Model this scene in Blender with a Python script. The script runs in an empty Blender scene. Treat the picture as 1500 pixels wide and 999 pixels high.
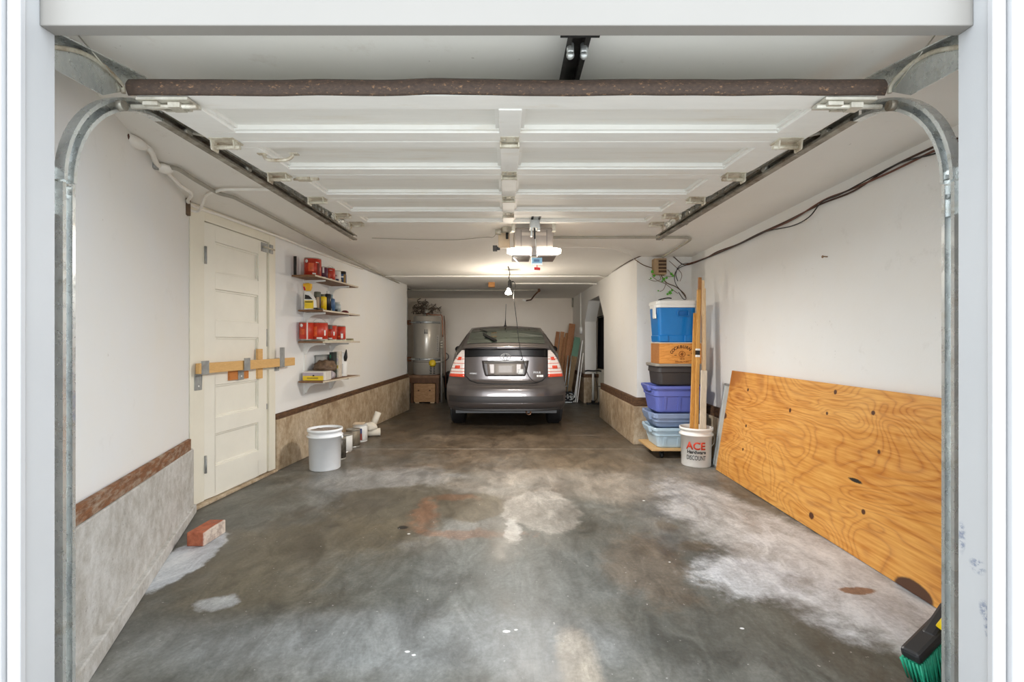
import bpy, math, random
from mathutils import Vector, Matrix, noise as mnoise
random.seed(7)
R_ = math.radians
SC = bpy.context.scene
COL = SC.collection
# ------------------------------------------------------------------ camera, sky, exposure
CAM_Z, FPX, CX, CY = 1.22, 690.0, 742.0, 499.5      # eye height, focal length and vanishing point (1500 x 999 frame)
cd = bpy.data.cameras.new('camera'); cam = bpy.data.objects.new('camera', cd); COL.objects.link(cam)
cam.location = (0, 0, CAM_Z); cam.rotation_euler = (R_(90), 0, 0)
cd.sensor_width = 36; cd.lens = 36*FPX/1500; cd.shift_x = (750-CX)/1500; cd.clip_start = .05; cd.clip_end = 100
SC.camera = cam
wd = bpy.data.worlds.new('sky'); SC.world = wd; wd.use_nodes = True
bg = wd.node_tree.nodes['Background']; bg.inputs[0].default_value = (.86, .93, 1, 1); bg.inputs[1].default_value = 2.15
sd = bpy.data.lights.new('street_fill_sun', 'SUN'); so_ = bpy.data.objects.new('street_fill_sun', sd); COL.objects.link(so_)
so_.rotation_euler = (R_(88.5), 0, R_(.5)); sd.angle = R_(13); sd.energy = 1.0; sd.color = (.95, .97, 1)      # added low soft sun to brighten the back, standing for the bright street
OPENER_GLOW, BULB_GLOW, OPENER_W, BULB_W = 10.0, 55.0, 36.0, 38.0
SC.view_settings.view_transform = 'Standard'; SC.view_settings.look = 'None'
SC.view_settings.exposure = 0.62; SC.view_settings.gamma = 1; SC.view_settings.use_curve_mapping = False
try:
    SC.cycles.max_bounces = 14; SC.cycles.diffuse_bounces = 8; SC.cycles.use_denoising = True
    SC.cycles.sample_clamp_indirect = 8
except Exception: pass

# ------------------------------------------------------------------ where a line of sight meets the room
def onY(px, py, Y): return Vector(((px-CX)/FPX*Y, Y, CAM_Z+(CY-py)/FPX*Y))
def onZ(px, py, z):
    Y = (z-CAM_Z)*FPX/(CY-py); return onY(px, py, Y)
def onX(px, py, a, b):                       # the upright plane X = a + b*Y
    k = (px-CX)/FPX; return onY(px, py, a/(k-b))

# ------------------------------------------------------------------ materials
def lin(c):
    return tuple((v/255/12.92 if v/255 <= .04045 else ((v/255+.055)/1.055)**2.4) for v in c)+(1,)
class NT:
    def __init__(s, m): s.t = m.node_tree; s.n = s.t.nodes; s.l = s.t.links; s.co = None
    def new(s, kind, **kw):
        n = s.n.new(kind)
        for k, v in kw.items(): setattr(n, k, v)
        return n
    def link(s, a, b): s.l.new(a, b)
    def coord(s, scale=(1, 1, 1), loc=(0, 0, 0)):
        if s.co is None: s.co = s.new('ShaderNodeTexCoord')
        mp = s.new('ShaderNodeMapping'); s.link(s.co.outputs['Object'], mp.inputs[0])
        mp.inputs['Scale'].default_value = scale; mp.inputs['Location'].default_value = loc
        return mp.outputs[0]
    def noise(s, scale=5, detail=4, rough=.55, stretch=(1, 1, 1), dist=0, loc=(0, 0, 0)):
        n = s.new('ShaderNodeTexNoise'); s.link(s.coord(stretch, loc), n.inputs['Vector'])
        n.inputs['Scale'].default_value = scale; n.inputs['Detail'].default_value = detail
        n.inputs['Roughness'].default_value = rough; n.inputs['Distortion'].default_value = dist
        return n.outputs[0]
    def ramp(s, fac, stops):
        r = s.new('ShaderNodeValToRGB'); s.link(fac, r.inputs[0]); e = r.color_ramp.elements
        while len(e) < len(stops): e.new(.5)
        for i, (p, c) in enumerate(stops):
            e[i].position = p; e[i].color = c if len(c) == 4 else lin(c)
        return r.outputs[0]
    def math(s, op, a, b=None, clamp=False):
        m = s.new('ShaderNodeMath', operation=op, use_clamp=clamp)
        for i, v in enumerate((a, b)):
            if v is None: continue
            if isinstance(v, (int, float)): m.inputs[i].default_value = v
            else: s.link(v, m.inputs[i])
        return m.outputs[0]
    def mix(s, fac, a, b, mode='MIX'):
        m = s.new('ShaderNodeMixRGB', blend_type=mode)
        for i, v in enumerate((fac, a, b)):
            if isinstance(v, (int, float)): m.inputs[i].default_value = v
            elif isinstance(v, tuple): m.inputs[i].default_value = v
            else: s.link(v, m.inputs[i])
        return m.outputs[0]
    def blob(s, c, r, wob=.5, soft=.35, nscale=3.0):   # a stain: 1 inside, 0 outside, ragged edge
        mp = s.coord(tuple(1/v for v in r), tuple(-a/v for a, v in zip(c, r)))
        ln = s.new('ShaderNodeVectorMath', operation='LENGTH'); s.link(mp, ln.inputs[0])
        d = s.math('ADD', ln.outputs['Value'], s.math('MULTIPLY', s.math('SUBTRACT', s.noise(nscale, 8, .68), .5), wob*4))
        mr = s.new('ShaderNodeMapRange', interpolation_type='SMOOTHSTEP'); s.link(d, mr.inputs[0])
        mr.inputs[1].default_value = 1-soft; mr.inputs[2].default_value = 1+soft
        mr.inputs[3].default_value = 1; mr.inputs[4].default_value = 0
        return mr.outputs[0]
    def bump(s, h, strength=.3, dist=.01):
        b = s.new('ShaderNodeBump'); s.link(h, b.inputs['Height'])
        b.inputs['Strength'].default_value = strength; b.inputs['Distance'].default_value = dist
        return b.outputs[0]
MATS = {}
def newmat(name):
    m = bpy.data.materials.new(name); m.use_nodes = True
    nt = NT(m); p = m.node_tree.nodes['Principled BSDF']
    return m, nt, p
def mat(name, rgb, rough=.5, metal=0, var=.08, scale=12, bump=0, stretch=(1, 1, 1), coat=0, spec=.5, dirt=None, dirt_amt=.35, alpha=1, trans=0):
    if name in MATS: return MATS[name]
    m, nt, p = newmat(name); c = lin(rgb)
    n = nt.noise(scale, 5, .6, stretch)
    lo = tuple(v*(1-var) for v in c[:3])+(1,); hi = tuple(min(1, v*(1+var)) for v in c[:3])+(1,)
    col = nt.ramp(n, [(.3, lo), (.7, hi)])
    if dirt:
        d = nt.ramp(nt.noise(scale*.7, 8, .7, stretch, loc=(3, 7, 1)), [(1-dirt_amt-.12, (0, 0, 0, 1)), (1-dirt_amt+.12, (1, 1, 1, 1))])
        col = nt.mix(d, col, lin(dirt))
    nt.link(col, p.inputs['Base Color'])
    p.inputs['Roughness'].default_value = rough; p.inputs['Metallic'].default_value = metal
    p.inputs['Specular IOR Level'].default_value = spec; p.inputs['Coat Weight'].default_value = coat
    p.inputs['Transmission Weight'].default_value = trans; p.inputs['Alpha'].default_value = alpha
    if bump: nt.link(nt.bump(nt.noise(scale*3, 6, .6, stretch), bump, .006), p.inputs['Normal'])
    MATS[name] = m; return m
def wood(name, c1, c2, stretch, scale=6, rough=.6, bands=14):
    if name in MATS: return MATS[name]
    m, nt, p = newmat(name)
    n = nt.noise(scale, 3, .5, stretch, .4)
    g = nt.math('FRACT', nt.math('MULTIPLY', n, bands))
    f = nt.noise(60, 4, .6, tuple(v*1.0 for v in stretch))
    col = nt.ramp(nt.math('ADD', nt.math('MULTIPLY', g, .6), nt.math('MULTIPLY', f, .4)), [(.15, c1), (.85, c2)])
    nt.link(col, p.inputs['Base Color']); p.inputs['Roughness'].default_value = rough
    nt.link(nt.bump(f, .15, .002), p.inputs['Normal'])
    MATS[name] = m; return m
def glow(name, rgb, strength):
    m, nt, p = newmat(name); c = lin(rgb)
    p.inputs['Base Color'].default_value = c; p.inputs['Emission Color'].default_value = c
    p.inputs['Emission Strength'].default_value = strength; return m

# ------------------------------------------------------------------ mesh builder
class MB:
    def __init__(s): s.v = []; s.f = []; s.s = []
    def add(s, vs, fs, smooth=False, M=None):
        b = len(s.v); s.v += [(M @ Vector(v)) if M else Vector(v) for v in vs]
        s.f += [tuple(i+b for i in f) for f in fs]; s.s += [smooth]*len(fs); return s
    def box(s, lo, hi, M=None):
        x0, y0, z0 = lo; x1, y1, z1 = hi
        return s.add([(x0,y0,z0),(x1,y0,z0),(x1,y1,z0),(x0,y1,z0),(x0,y0,z1),(x1,y0,z1),(x1,y1,z1),(x0,y1,z1)],
              [(0,3,2,1),(4,5,6,7),(0,1,5,4),(1,2,6,5),(2,3,7,6),(3,0,4,7)], M=M)
    def hexa(s, b, t):                                   # 4 bottom + 4 top points, same winding
        return s.add(list(b)+list(t), [(3,2,1,0),(4,5,6,7),(0,1,5,4),(1,2,6,5),(2,3,7,6),(3,0,4,7)])
    def frame(s, d):
        d = Vector(d).normalized(); u = Vector((0,0,1)) if abs(d.z) < .95 else Vector((0,1,0))
        a = d.cross(u).normalized(); return a, a.cross(d).normalized()
    def tube(s, path, r, n=8, caps=True, flat=None):
        path = [Vector(p) for p in path]; rs = r if isinstance(r, (list, tuple)) else [r]*len(path)
        vs = []; fs = []; a = None
        for i, p in enumerate(path):
            d = (path[min(i+1, len(path)-1)]-path[max(i-1, 0)])
            if a is None: a, b = s.frame(d)
            else:
                d = d.normalized(); a = (a-d*a.dot(d)).normalized(); b = a.cross(d).normalized()
            for k in range(n):
                t = 2*math.pi*k/n
                vs.append(p+(a*math.cos(t)+b*math.sin(t)*(flat or 1))*rs[i])
        for i in range(len(path)-1):
            for k in range(n):
                fs.append((i*n+k, i*n+(k+1) % n, (i+1)*n+(k+1) % n, (i+1)*n+k))
        s.add(vs, fs, True)
        if caps:
            m = len(path)-1
            s.add(vs[:n], [tuple(range(n))[::-1]]); s.add(vs[m*n:], [tuple(range(n))])
        return s
    def cyl(s, p0, p1, r0, r1=None, n=20): return s.tube([p0, p1], [r0, r0 if r1 is None else r1], n)
    def lathe(s, prof, c=(0,0,0), n=28, M=None, smooth=True):
        vs = []; fs = []; T = Matrix.Translation(c) @ (M or Matrix())
        for r, z in prof:
            for k in range(n):
                t = 2*math.pi*k/n; vs.append((r*math.cos(t), r*math.sin(t), z))
        for i in range(len(prof)-1):
            for k in range(n): fs.append((i*n+k, i*n+(k+1) % n, (i+1)*n+(k+1) % n, (i+1)*n+k))
        return s.add(vs, fs, smooth, T)
    def prism(s, poly, a, b, axis='x'):
        def P(u, v, w): return {'x': (w,u,v), 'y': (u,w,v), 'z': (u,v,w)}[axis]
        n = len(poly); vs = [P(u,v,a) for u,v in poly]+[P(u,v,b) for u,v in poly]
        return s.add(vs, [tuple(range(n))[::-1], tuple(range(n, 2*n))]+[(i,(i+1)%n,n+(i+1)%n,n+i) for i in range(n)])
    def beam(s, p0, p1, w, t, side=(0,1,0)):             # bar with cross-section w (along side) x t
        p0, p1 = Vector(p0), Vector(p1); d = (p1-p0).normalized(); u = Vector(side); u = (u-d*u.dot(d)).normalized(); v = d.cross(u)
        q = [u*(-w/2)-v*(t/2), u*(w/2)-v*(t/2), u*(w/2)+v*(t/2), u*(-w/2)+v*(t/2)]
        return s.hexa([p0+x for x in q], [p1+x for x in q])
    def ball(s, c, r, nu=16, nv=10, M=None):
        r = r if isinstance(r, (tuple, list)) else (r, r, r); vs = []; fs = []
        for j in range(nv+1):
            a = -math.pi/2+math.pi*j/nv
            for i in range(nu):
                t = 2*math.pi*i/nu; vs.append((c[0]+r[0]*math.cos(a)*math.cos(t), c[1]+r[1]*math.cos(a)*math.sin(t), c[2]+r[2]*math.sin(a)))
        for j in range(nv):
            for i in range(nu): fs.append((j*nu+i, j*nu+(i+1)%nu, (j+1)*nu+(i+1)%nu, (j+1)*nu+i))
        return s.add(vs, fs, True, M)
    def grid(s, fn, nu, nv, smooth=True):
        vs = [fn(i/nu, j/nv) for j in range(nv+1) for i in range(nu+1)]; w = nu+1
        return s.add(vs, [(j*w+i, j*w+i+1, (j+1)*w+i+1, (j+1)*w+i) for j in range(nv) for i in range(nu)], smooth)
    def xf(s, M): s.v = [M @ v for v in s.v]; return s
    def build(s, name, m, parent=None, bevel=0, solid=0, subsurf=0):
        me = bpy.data.meshes.new(name); me.from_pydata([tuple(v) for v in s.v], [], s.f)
        me.polygons.foreach_set('use_smooth', s.s); me.update()
        import bmesh
        bm = bmesh.new(); bm.from_mesh(me)
        bmesh.ops.remove_doubles(bm, verts=bm.verts, dist=1e-5); bmesh.ops.recalc_face_normals(bm, faces=bm.faces)
        bm.to_mesh(me); bm.free()
        if m: me.materials.append(m)
        o = bpy.data.objects.new(name, me); COL.objects.link(o)
        if parent: link(o, parent)
        if solid:
            q = o.modifiers.new('solid', 'SOLIDIFY'); q.thickness = solid; q.offset = 0
        if bevel:
            q = o.modifiers.new('bevel', 'BEVEL'); q.width = bevel; q.segments = 2; q.limit_method = 'ANGLE'; q.angle_limit = R_(40)
        if subsurf:
            q = o.modifiers.new('sub', 'SUBSURF'); q.levels = subsurf; q.render_levels = subsurf
        return o
W = {}
def link(o, parent):
    o.parent = parent; o.matrix_parent_inverse = Matrix.Translation(-W.get(parent.name, Vector((0,0,0))))
def thing(name, label, cat, loc=(0,0,0), group=None):
    o = bpy.data.objects.new(name, None); COL.objects.link(o); o.location = loc; W[o.name] = Vector(loc); o.empty_display_size = .1
    return tag(o, label, cat, group)
def tag(o, label, cat, group=None):
    o['label'] = label; o['category'] = cat
    if group: o['group'] = group
    return o
def struct(o, label=None):
    o['kind'] = 'structure'
    if label: o['label'] = label
    return o
def text(name, body, size, m, parent, M, extrude=.0006, bold=False, warp=None, squash=1.0):
    cu = bpy.data.curves.new(name, 'FONT'); cu.body = body; cu.size = size; cu.extrude = extrude; cu.align_x = 'CENTER'; cu.align_y = 'CENTER'
    if bold: cu.offset = size*.025
    t = bpy.data.objects.new(name+'_src', cu); COL.objects.link(t)
    bpy.context.view_layer.update()
    me = bpy.data.meshes.new_from_object(t.evaluated_get(bpy.context.evaluated_depsgraph_get()))
    bpy.data.objects.remove(t); bpy.data.curves.remove(cu)
    for v in me.vertices:
        c = Vector((v.co.x*squash, v.co.y, v.co.z))
        if warp: c = warp(c)
        v.co = M @ c
    me.materials.clear(); me.materials.append(m); me.name = name
    o = bpy.data.objects.new(name, me); COL.objects.link(o)
    if parent: link(o, parent)
    return o
FACE = Matrix.Rotation(R_(90), 4, 'X')                       # text plane turned to face the camera (-Y)
def smooth_path(pts, k=6):
    pts = [Vector(p) for p in pts]; out = []
    for i in range(len(pts)-1):
        a, b, c, d = pts[max(i-1,0)], pts[i], pts[i+1], pts[min(i+2,len(pts)-1)]
        for j in range(k):
            t = j/k; out.append(.5*((2*b)+(-a+c)*t+(2*a-5*b+4*c-d)*t*t+(-a+3*b-3*c+d)*t**3))
    out.append(pts[-1]); return out
# ------------------------------------------------------------------ surfaces of the room
def floor_mat():
    m, nt, p = newmat('stained concrete')
    big = nt.noise(.9, 8, .66, (1, .75, 1), .5); mid = nt.noise(3.2, 9, .7, (1, .6, 1), .5); fine = nt.noise(55, 5, .7); swirl = nt.noise(7, 8, .72, (1, .5, 1), 1.2, loc=(4, 4, 0))
    col = nt.ramp(big, [(.38, (72, 73, 68)), (.5, (99, 99, 94)), (.61, (127, 127, 124))])
    def stain(rgb, c, r, amt=.8, wob=.5, soft=.3, ns=3.0):
        nonlocal col
        col = nt.mix(nt.math('MULTIPLY', nt.blob(c, r, wob, soft, ns), amt), col, lin(rgb))
    B = 10
    stain((100, 84, 66), (-.1, 6.5, 0), (2.0, 2.5, B), .85, .5, .6, 1.6)        # brown inner part
    stain((112, 98, 80), (.9, 4.7, 0), (.9, .8, B), .6, .6, .5, 2)
    stain((146, 146, 146), (-1.1, 4.2, 0), (.6, .35, B), .6, .5, .4)
    stain((82, 76, 64), (-.82, 3.45, 0), (.5, .55, B), .85, .45, .18, 2.2)      # damp patch left of centre
    stain((98, 90, 74), (-1.15, 2.7, 0), (.65, .6, B), .7, .5, .35, 2)
    stain((100, 104, 102), (.1, 2.45, 0), (1.0, .35, B), .6, .5, .35, 2)
    stain((92, 92, 86), (.75, 2.02, 0), (.6, .22, B), .65, .5, .35, 2.4)
    stain((104, 88, 70), (.78, 2.55, 0), (.20, .42, B), .55, .6, .4, 3)
    stain((88, 80, 68), (1.05, 3.1, 0), (.07, .10, B), .7, .5, .3, 6); stain((84, 74, 60), (1.14, 2.8, 0), (.10, .07, B), .7, .5, .3, 6)
    stain((132, 136, 138), (-.5, 1.92, 0), (.9, .2, B), .55, .5, .5, 2)         # paler bluish foreground
    stain((172, 160, 144), (.27, 1.78, 0), (.07, .22, B), .6, .5, .35, 4)
    stain((144, 138, 130), (.65, 4.05, 0), (1.1, .42, B), .5, .5, .3, 2)
    stain((156, 151, 144), (.25, 3.42, 0), (.27, .42, B), .6, .3, .08, 2.5)    # pale scraped patch
    stain((96, 89, 76), (-.26, 3.5, 0), (.23, .30, B), .85, .22, .07, 2.5)
    stain((134, 84, 54), (-.58, 3.3, 0), (.09, .26, B), .38, .8, .4, 6)          # rust
    stain((134, 88, 58), (-.22, 2.98, 0), (.30, .07, B), .38, .8, .4, 7)
    stain((134, 88, 58), (-.42, 3.68, 0), (.18, .07, B), .35, .9, .4, 6)
    stain((178, 176, 172), (.04, 3.02, 0), (.05, .18, B), .8, .6, .3, 8)
    stain((204, 206, 211), (1.78, 2.45, 0), (.38, .75, B), .78, .55, .35, 3.2)  # white bloom by the plywood
    stain((184, 184, 185), (1.5, 3.3, 0), (.3, .8, B), .7, .6, .4, 3.4)
    stain((205, 208, 214), (1.25, 2.45, 0), (.25, .22, B), .7, .6, .35, 4)
    stain((192, 197, 204), (-1.80, 2.62, 0), (.14, .36, B), .9, .3, .10, 4)     # white bloom by the brick
    stain((176, 180, 184), (-1.35, 2.2, 0), (.10, .06, B), .6, .6, .3, 7)
    stain((126, 92, 70), (1.72, 2.3, 0), (.08, .035, B), .9, .5, .2, 10)
    for x, y, r in ((0.0, 1.98, .015), (.04, 1.99, .008), (1.0, 2.0, .009), (-.36, 1.83, .009), (-.39, 1.85, .010), (-.62, 2.98, .010), (.9, 2.6, .006), (1.05, 3.6, .010)):
        stain((226, 226, 226), (x, y, 0), (r, r*.7, B), .9, .5, .2, 30)
    stain((34, 32, 30), (-.68, 3.08, 0), (.035, .03, B), .9, .4, .2, 20)
    stain((216, 208, 198), (0, 5.32, 0), (2.3, .006, B), .55, .04, .4, 2)       # cast joint
    stain((190, 180, 168), (1.0, 6.1, 0), (.22, .010, B), .6, .2, .4, 3)
    col = nt.mix(.6, col, nt.ramp(mid, [(.36, (.27,.265,.255,1)), (.5, (.5,.5,.495,1)), (.64, (.74,.74,.735,1))]), 'OVERLAY')
    col = nt.mix(.5, col, nt.ramp(swirl, [(.38, (.30,.29,.275,1)), (.5, (.5,.5,.495,1)), (.62, (.72,.72,.715,1))]), 'OVERLAY')
    sp = nt.ramp(nt.noise(42, 2, .5), [(.72, (0,0,0,1)), (.75, (1,1,1,1))]); col = nt.mix(nt.math('MULTIPLY', sp, .45), col, lin((196, 194, 190)))
    col = nt.mix(.5, col, nt.ramp(fine, [(.35, (.36,.36,.355,1)), (.65, (.64,.64,.64,1))]), 'OVERLAY')
    nt.link(col, p.inputs['Base Color'])
    nt.link(nt.ramp(mid, [(.35, (.28,)*3+(1,)), (.65, (.54,)*3+(1,))]), p.inputs['Roughness'])
    p.inputs['Specular IOR Level'].default_value = .3
    nt.link(nt.bump(nt.mix(.5, swirl, fine), .06, .006), p.inputs['Normal']); return m
def wall_mat(name, c, warm, blot=(176, 170, 160), amt=.12):
    m, nt, p = newmat(name)
    col = nt.ramp(nt.noise(.9, 5, .6), [(.35, c), (.7, warm)])
    d = nt.ramp(nt.noise(7, 9, .72, loc=(4, 2, 9)), [(.60, (0,0,0,1)), (.74, (1,1,1,1))])
    col = nt.mix(nt.math('MULTIPLY', d, amt), col, lin(blot))
    s = nt.ramp(nt.noise(38, 3, .5, loc=(1, 5, 2)), [(.74, (0,0,0,1)), (.77, (1,1,1,1))])
    col = nt.mix(nt.math('MULTIPLY', s, .35), col, lin((150, 140, 128)))
    nt.link(col, p.inputs['Base Color']); p.inputs['Roughness'].default_value = .75; p.inputs['Specular IOR Level'].default_value = .25
    nt.link(nt.bump(nt.noise(6, 8, .6), .12, .02), p.inputs['Normal']); return m
def found_mat(name, a, b, c, stretch=(1, 1, 1)):
    m, nt, p = newmat(name)
    col = nt.ramp(nt.noise(2.2, 9, .72, stretch, .6), [(.36, a), (.5, b), (.64, c)])
    col = nt.mix(.4, col, nt.ramp(nt.noise(15, 8, .72, stretch), [(.4, a), (.6, c)]))
    pit = nt.ramp(nt.noise(50, 3, .6), [(.66, (0,0,0,1)), (.72, (1,1,1,1))]); col = nt.mix(nt.math('MULTIPLY', pit, .5), col, lin((96, 84, 70)))
    nt.link(col, p.inputs['Base Color']); p.inputs['Roughness'].default_value = .85
    nt.link(nt.bump(nt.noise(16, 9, .7, stretch), .5, .02), p.inputs['Normal']); return m
def ply_mat():
    m, nt, p = newmat('fir plywood')
    h = nt.noise(1.5, 2, .42, (1, .6, 1.8), .9, loc=(5, 2, 3))
    g = nt.math('FRACT', nt.math('MULTIPLY', h, 22))
    sm = nt.math('MULTIPLY', nt.math('ABSOLUTE', nt.math('SUBTRACT', g, .55)), 2.0, True)
    fine = nt.noise(60, 3, .6, (1, .06, 1)); blot = nt.noise(2.4, 5, .6, (1, .5, 1.2), loc=(9, 1, 4))
    col = nt.ramp(sm, [(.0, (222, 156, 68)), (.55, (214, 144, 58)), (.8, (196, 120, 38)), (1, (166, 92, 24))])
    col = nt.mix(.35, col, nt.ramp(blot, [(.35, (192, 116, 32)), (.5, (218, 152, 66)), (.65, (234, 180, 98))]))
    col = nt.mix(.30, col, nt.ramp(fine, [(.38, (178, 108, 36)), (.62, (240, 190, 114))]))
    kn = nt.noise(5.5, 1, .3, (1, .8, 1), loc=(2, 8, 6)); k2 = nt.ramp(kn, [(.84, (0,0,0,1)), (.87, (1,1,1,1))]); col = nt.mix(k2, col, lin((120, 66, 26)))
    for c, r in (((2.03, 2.55, .62), (1, .012, .014)), ((2.02, 3.0, .76), (1, .012, .012)), ((2.02, 4.43, .52), (1, .06, .03)), ((2, 2.62, .27), (1, .014, .014)),
                 ((2.0, 3.05, .09), (1, .024, .02)), ((2.03, 2.62, .82), (1, .014, .012)), ((2.02, 2.95, .9), (1, .014, .014)), ((2.02, 4.0, .5), (1, .012, .012)),
                 ((2.02, 4.05, .8), (1, .012, .012)), ((2.02, 4.0, .3), (1, .012, .012)), ((2.02, 3.4, .72), (1, .012, .014))):
        col = nt.mix(nt.blob(c, r, .35, .25, 9), col, lin((84, 46, 22)))
    col = nt.mix(nt.blob((2, 2.70, .42), (1, .05, .010), .5, .3, 10), col, lin((30, 24, 20)))
    col = nt.mix(nt.blob((2, 2.27, .01), (1, .11, .055), .15, .1, 3), col, lin((84, 54, 36)))
    col = nt.mix(nt.blob((2.02, 4.35, .9), (1, .25, .1), .6, .5, 4), col, lin((176, 108, 44)))
    nt.link(col, p.inputs['Base Color']); p.inputs['Roughness'].default_value = .55
    nt.link(nt.bump(fine, .08, .002), p.inputs['Normal']); return m
def galv(name, a, b, rough=.38, metal=.85, rust=None, ra=.25):
    m, nt, p = newmat(name)
    col = nt.ramp(nt.noise(14, 6, .7, (1, 1, .5)), [(.3, a), (.7, b)])
    if rust:
        d = nt.ramp(nt.noise(9, 8, .72, loc=(3, 1, 2)), [(.62-ra, (0,0,0,1)), (.86-ra, (1,1,1,1))]); col = nt.mix(d, col, lin(rust))
    nt.link(col, p.inputs['Base Color']); p.inputs['Metallic'].default_value = metal
    nt.link(nt.ramp(nt.noise(22, 5, .6), [(.3, (rough-.1,)*3+(1,)), (.7, (rough+.15,)*3+(1,))]), p.inputs['Roughness']); return m

M_FLOOR = floor_mat(); M_PLY = ply_mat()
M_WALL = wall_mat('white plaster wall', (234, 236, 238), (236, 234, 228))
M_WALLR = wall_mat('old white plaster', (236, 236, 234), (234, 231, 225), amt=.2)
M_BACK = wall_mat('cream plaster', (232, 222, 208), (226, 214, 198))
M_CEIL = wall_mat('painted ceiling', (240, 238, 233), (235, 232, 225), (200, 188, 172), .3)
M_JAMB = mat('jamb paint', (185, 186, 187), .45, var=.015, scale=4)
M_HEAD_SHADE = mat('shaded head paint', (138, 135, 130), .45, var=.015, scale=4)  # jamb paint darkened to carry the shade of an overhang that is not built
_n = NT(M_JAMB); _p = M_JAMB.node_tree.nodes['Principled BSDF']; _c = _p.inputs['Base Color'].links[0].from_socket
_w = _n.ramp(_n.noise(46, 5, .7, (1, 1, 1.6)), [(.46, (0,0,0,1)), (.56, (1,1,1,1))])
for _y, _z, _ry, _rz in ((1.283, .49, .012, .022), (1.275, .455, .008, .025), (1.272, .43, .006, .018), (1.345, .66, .010, .04), (1.30, .60, .02, .02)):      # rubbed-off dark paint on the right jamb
    _c = _n.mix(_n.math('MULTIPLY', _n.math('MULTIPLY', _n.blob((1.30, _y, _z), (.02, _ry, _rz), .3, .4, 30), _w), .7), _c, lin((104, 114, 138)))
_n.link(_c, _p.inputs['Base Color'])
M_JAMB2 = mat('casing paint', (184, 184, 185), .4, var=.015, scale=4)
M_FND = found_mat('grey foundation', (164, 159, 150), (194, 192, 187), (216, 215, 213))
M_FND2 = found_mat('brown foundation', (140, 116, 88), (180, 157, 126), (208, 192, 168), (1.2, 1.2, .75))
M_RAIL = mat('bare sill wood', (128, 84, 52), .8, var=.3, scale=9, stretch=(1.5, 1.5, 6), bump=.5, dirt=(172, 158, 140), dirt_amt=.42)
M_RAIL2 = mat('dark sill wood', (112, 80, 52), .85, var=.35, scale=12, stretch=(1.5, 1.5, 6), bump=.5, dirt=(70, 48, 32), dirt_amt=.5)
M_DARK = mat('black rubber', (28, 27, 26), .7); M_STEEL = galv('galvanized steel', (176, 180, 180), (222, 224, 220), .34, .7)
M_STEELD = galv('dull steel', (168, 164, 150), (206, 202, 190), .45, .4, (120, 98, 66), .10)
M_TRACK = galv('track steel', (196, 200, 200), (232, 234, 230), .26, .8, (170, 160, 136), .06)
M_TRACKD = galv('dark track steel', (128, 124, 114), (172, 168, 156), .45, .5, (96, 80, 60), .2)
M_HINGE = galv('old hinge metal', (186, 180, 160), (222, 216, 200), .5, .2, (128, 94, 52), .14)
M_DOORW = mat('garage door paint', (234, 233, 228), .55, var=.03, scale=9, dirt=(222, 214, 198), dirt_amt=.30, stretch=(.5, 2, 1))
M_DOORP = mat('garage door panel paint', (230, 229, 223), .6, var=.03, scale=9, dirt=(218, 212, 198), dirt_amt=.34, stretch=(.3, 3, 1))
M_CREAM = mat('cream door paint', (236, 233, 221), .42, var=.025, scale=5)
M_CREAM2 = mat('cream casing paint', (232, 227, 211), .42, var=.025, scale=5)
M_CONDW = mat('painted conduit', (238, 235, 228), .5, var=.05); M_CONDG = mat('grey conduit', (164, 160, 148), .5, 0, var=.12)
M_WHITE = mat('white plastic', (236, 236, 232), .4, var=.02); M_BLACK = mat('black plastic', (26, 25, 25), .45)
M_WIRE = mat('brown wire', (70, 46, 34), .6, var=.2); M_WIREB = mat('black wire', (30, 28, 27), .5)

# ------------------------------------------------------------------ the room
struct(MB().box((-5, 1.25, -.12), (5, 11.2, 0)).build('floor', M_FLOOR))
struct(MB().box((-9, -9, -.12), (9, 1.2499, 0)).build('ground', mat('pale driveway concrete', (206, 204, 199), .8, var=.06, scale=3)))
struct(MB().box((-3.4, 1.30, 2.22), (3.4, 11.2, 2.34)).build('ceiling', M_CEIL))
nL = Vector((1, .42, 0)).normalized()
def XL1(Y): return -1.525-.42*(Y-1.685)
def XLF(Y): return -2.19+.107*(Y-4.42)
def XR(Y): return 2.09+.032*(Y-2.2)
b = MB()
off = .035/nL.x
b.prism([(XL1(1.36)-off, 1.36), (XL1(3.36)-off, 3.36), (-2.9, 3.36), (-2.9, 1.36)], 0, 2.22, 'z')
b.prism([(-2.300, 3.36), (XLF(8.37), 8.37), (-2.9, 8.37), (-2.9, 3.36)], 0, 2.22, 'z')
b.prism([(-2.3, 8.37), (-2.3, 11.0), (-2.9, 11.0), (-2.9, 8.37)], 0, 2.22, 'z')
struct(b.build('wall_left', M_WALL))
struct(MB().box((-2.9, 11.0, 0), (3.3, 11.2, 2.22)).build('wall_back', M_BACK))
b = MB().prism([(XR(1.36), 1.36), (XR(5.6), 5.6), (2.6, 5.6), (2.6, 1.36)], 0, 2.22, 'z')
struct(b.build('wall_right', M_WALLR))
b = MB().prism([(5.6, 0), (7.5, 0), (7.5, 1.6), (7.9, 1.98), (8.9, 1.98), (9.3, 1.6), (9.3, 0), (11.0, 0), (11.0, 2.22), (5.6, 2.22)], 1.55, 1.77, 'x')
b.box((1.771, 5.6, 0), (2.6, 5.75, 2.22))
struct(b.build('wall_inner', M_WALLR))
b = MB().box((3.0, 5.75, 0), (3.2, 11, 2.22)); b.box((1.771, 10.3, 0), (2.999, 10.5, 2.22))
struct(b.build('wall_annex', M_BACK))
b = MB()
for s in (-1, 1): b.box((min(s*1.30, s*3.2), 1.267, 0), (max(s*1.30, s*3.2), 1.355, 2.6))
b.box((-1.2999, 1.267, 2.30), (1.2999, 1.355, 2.6))
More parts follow.
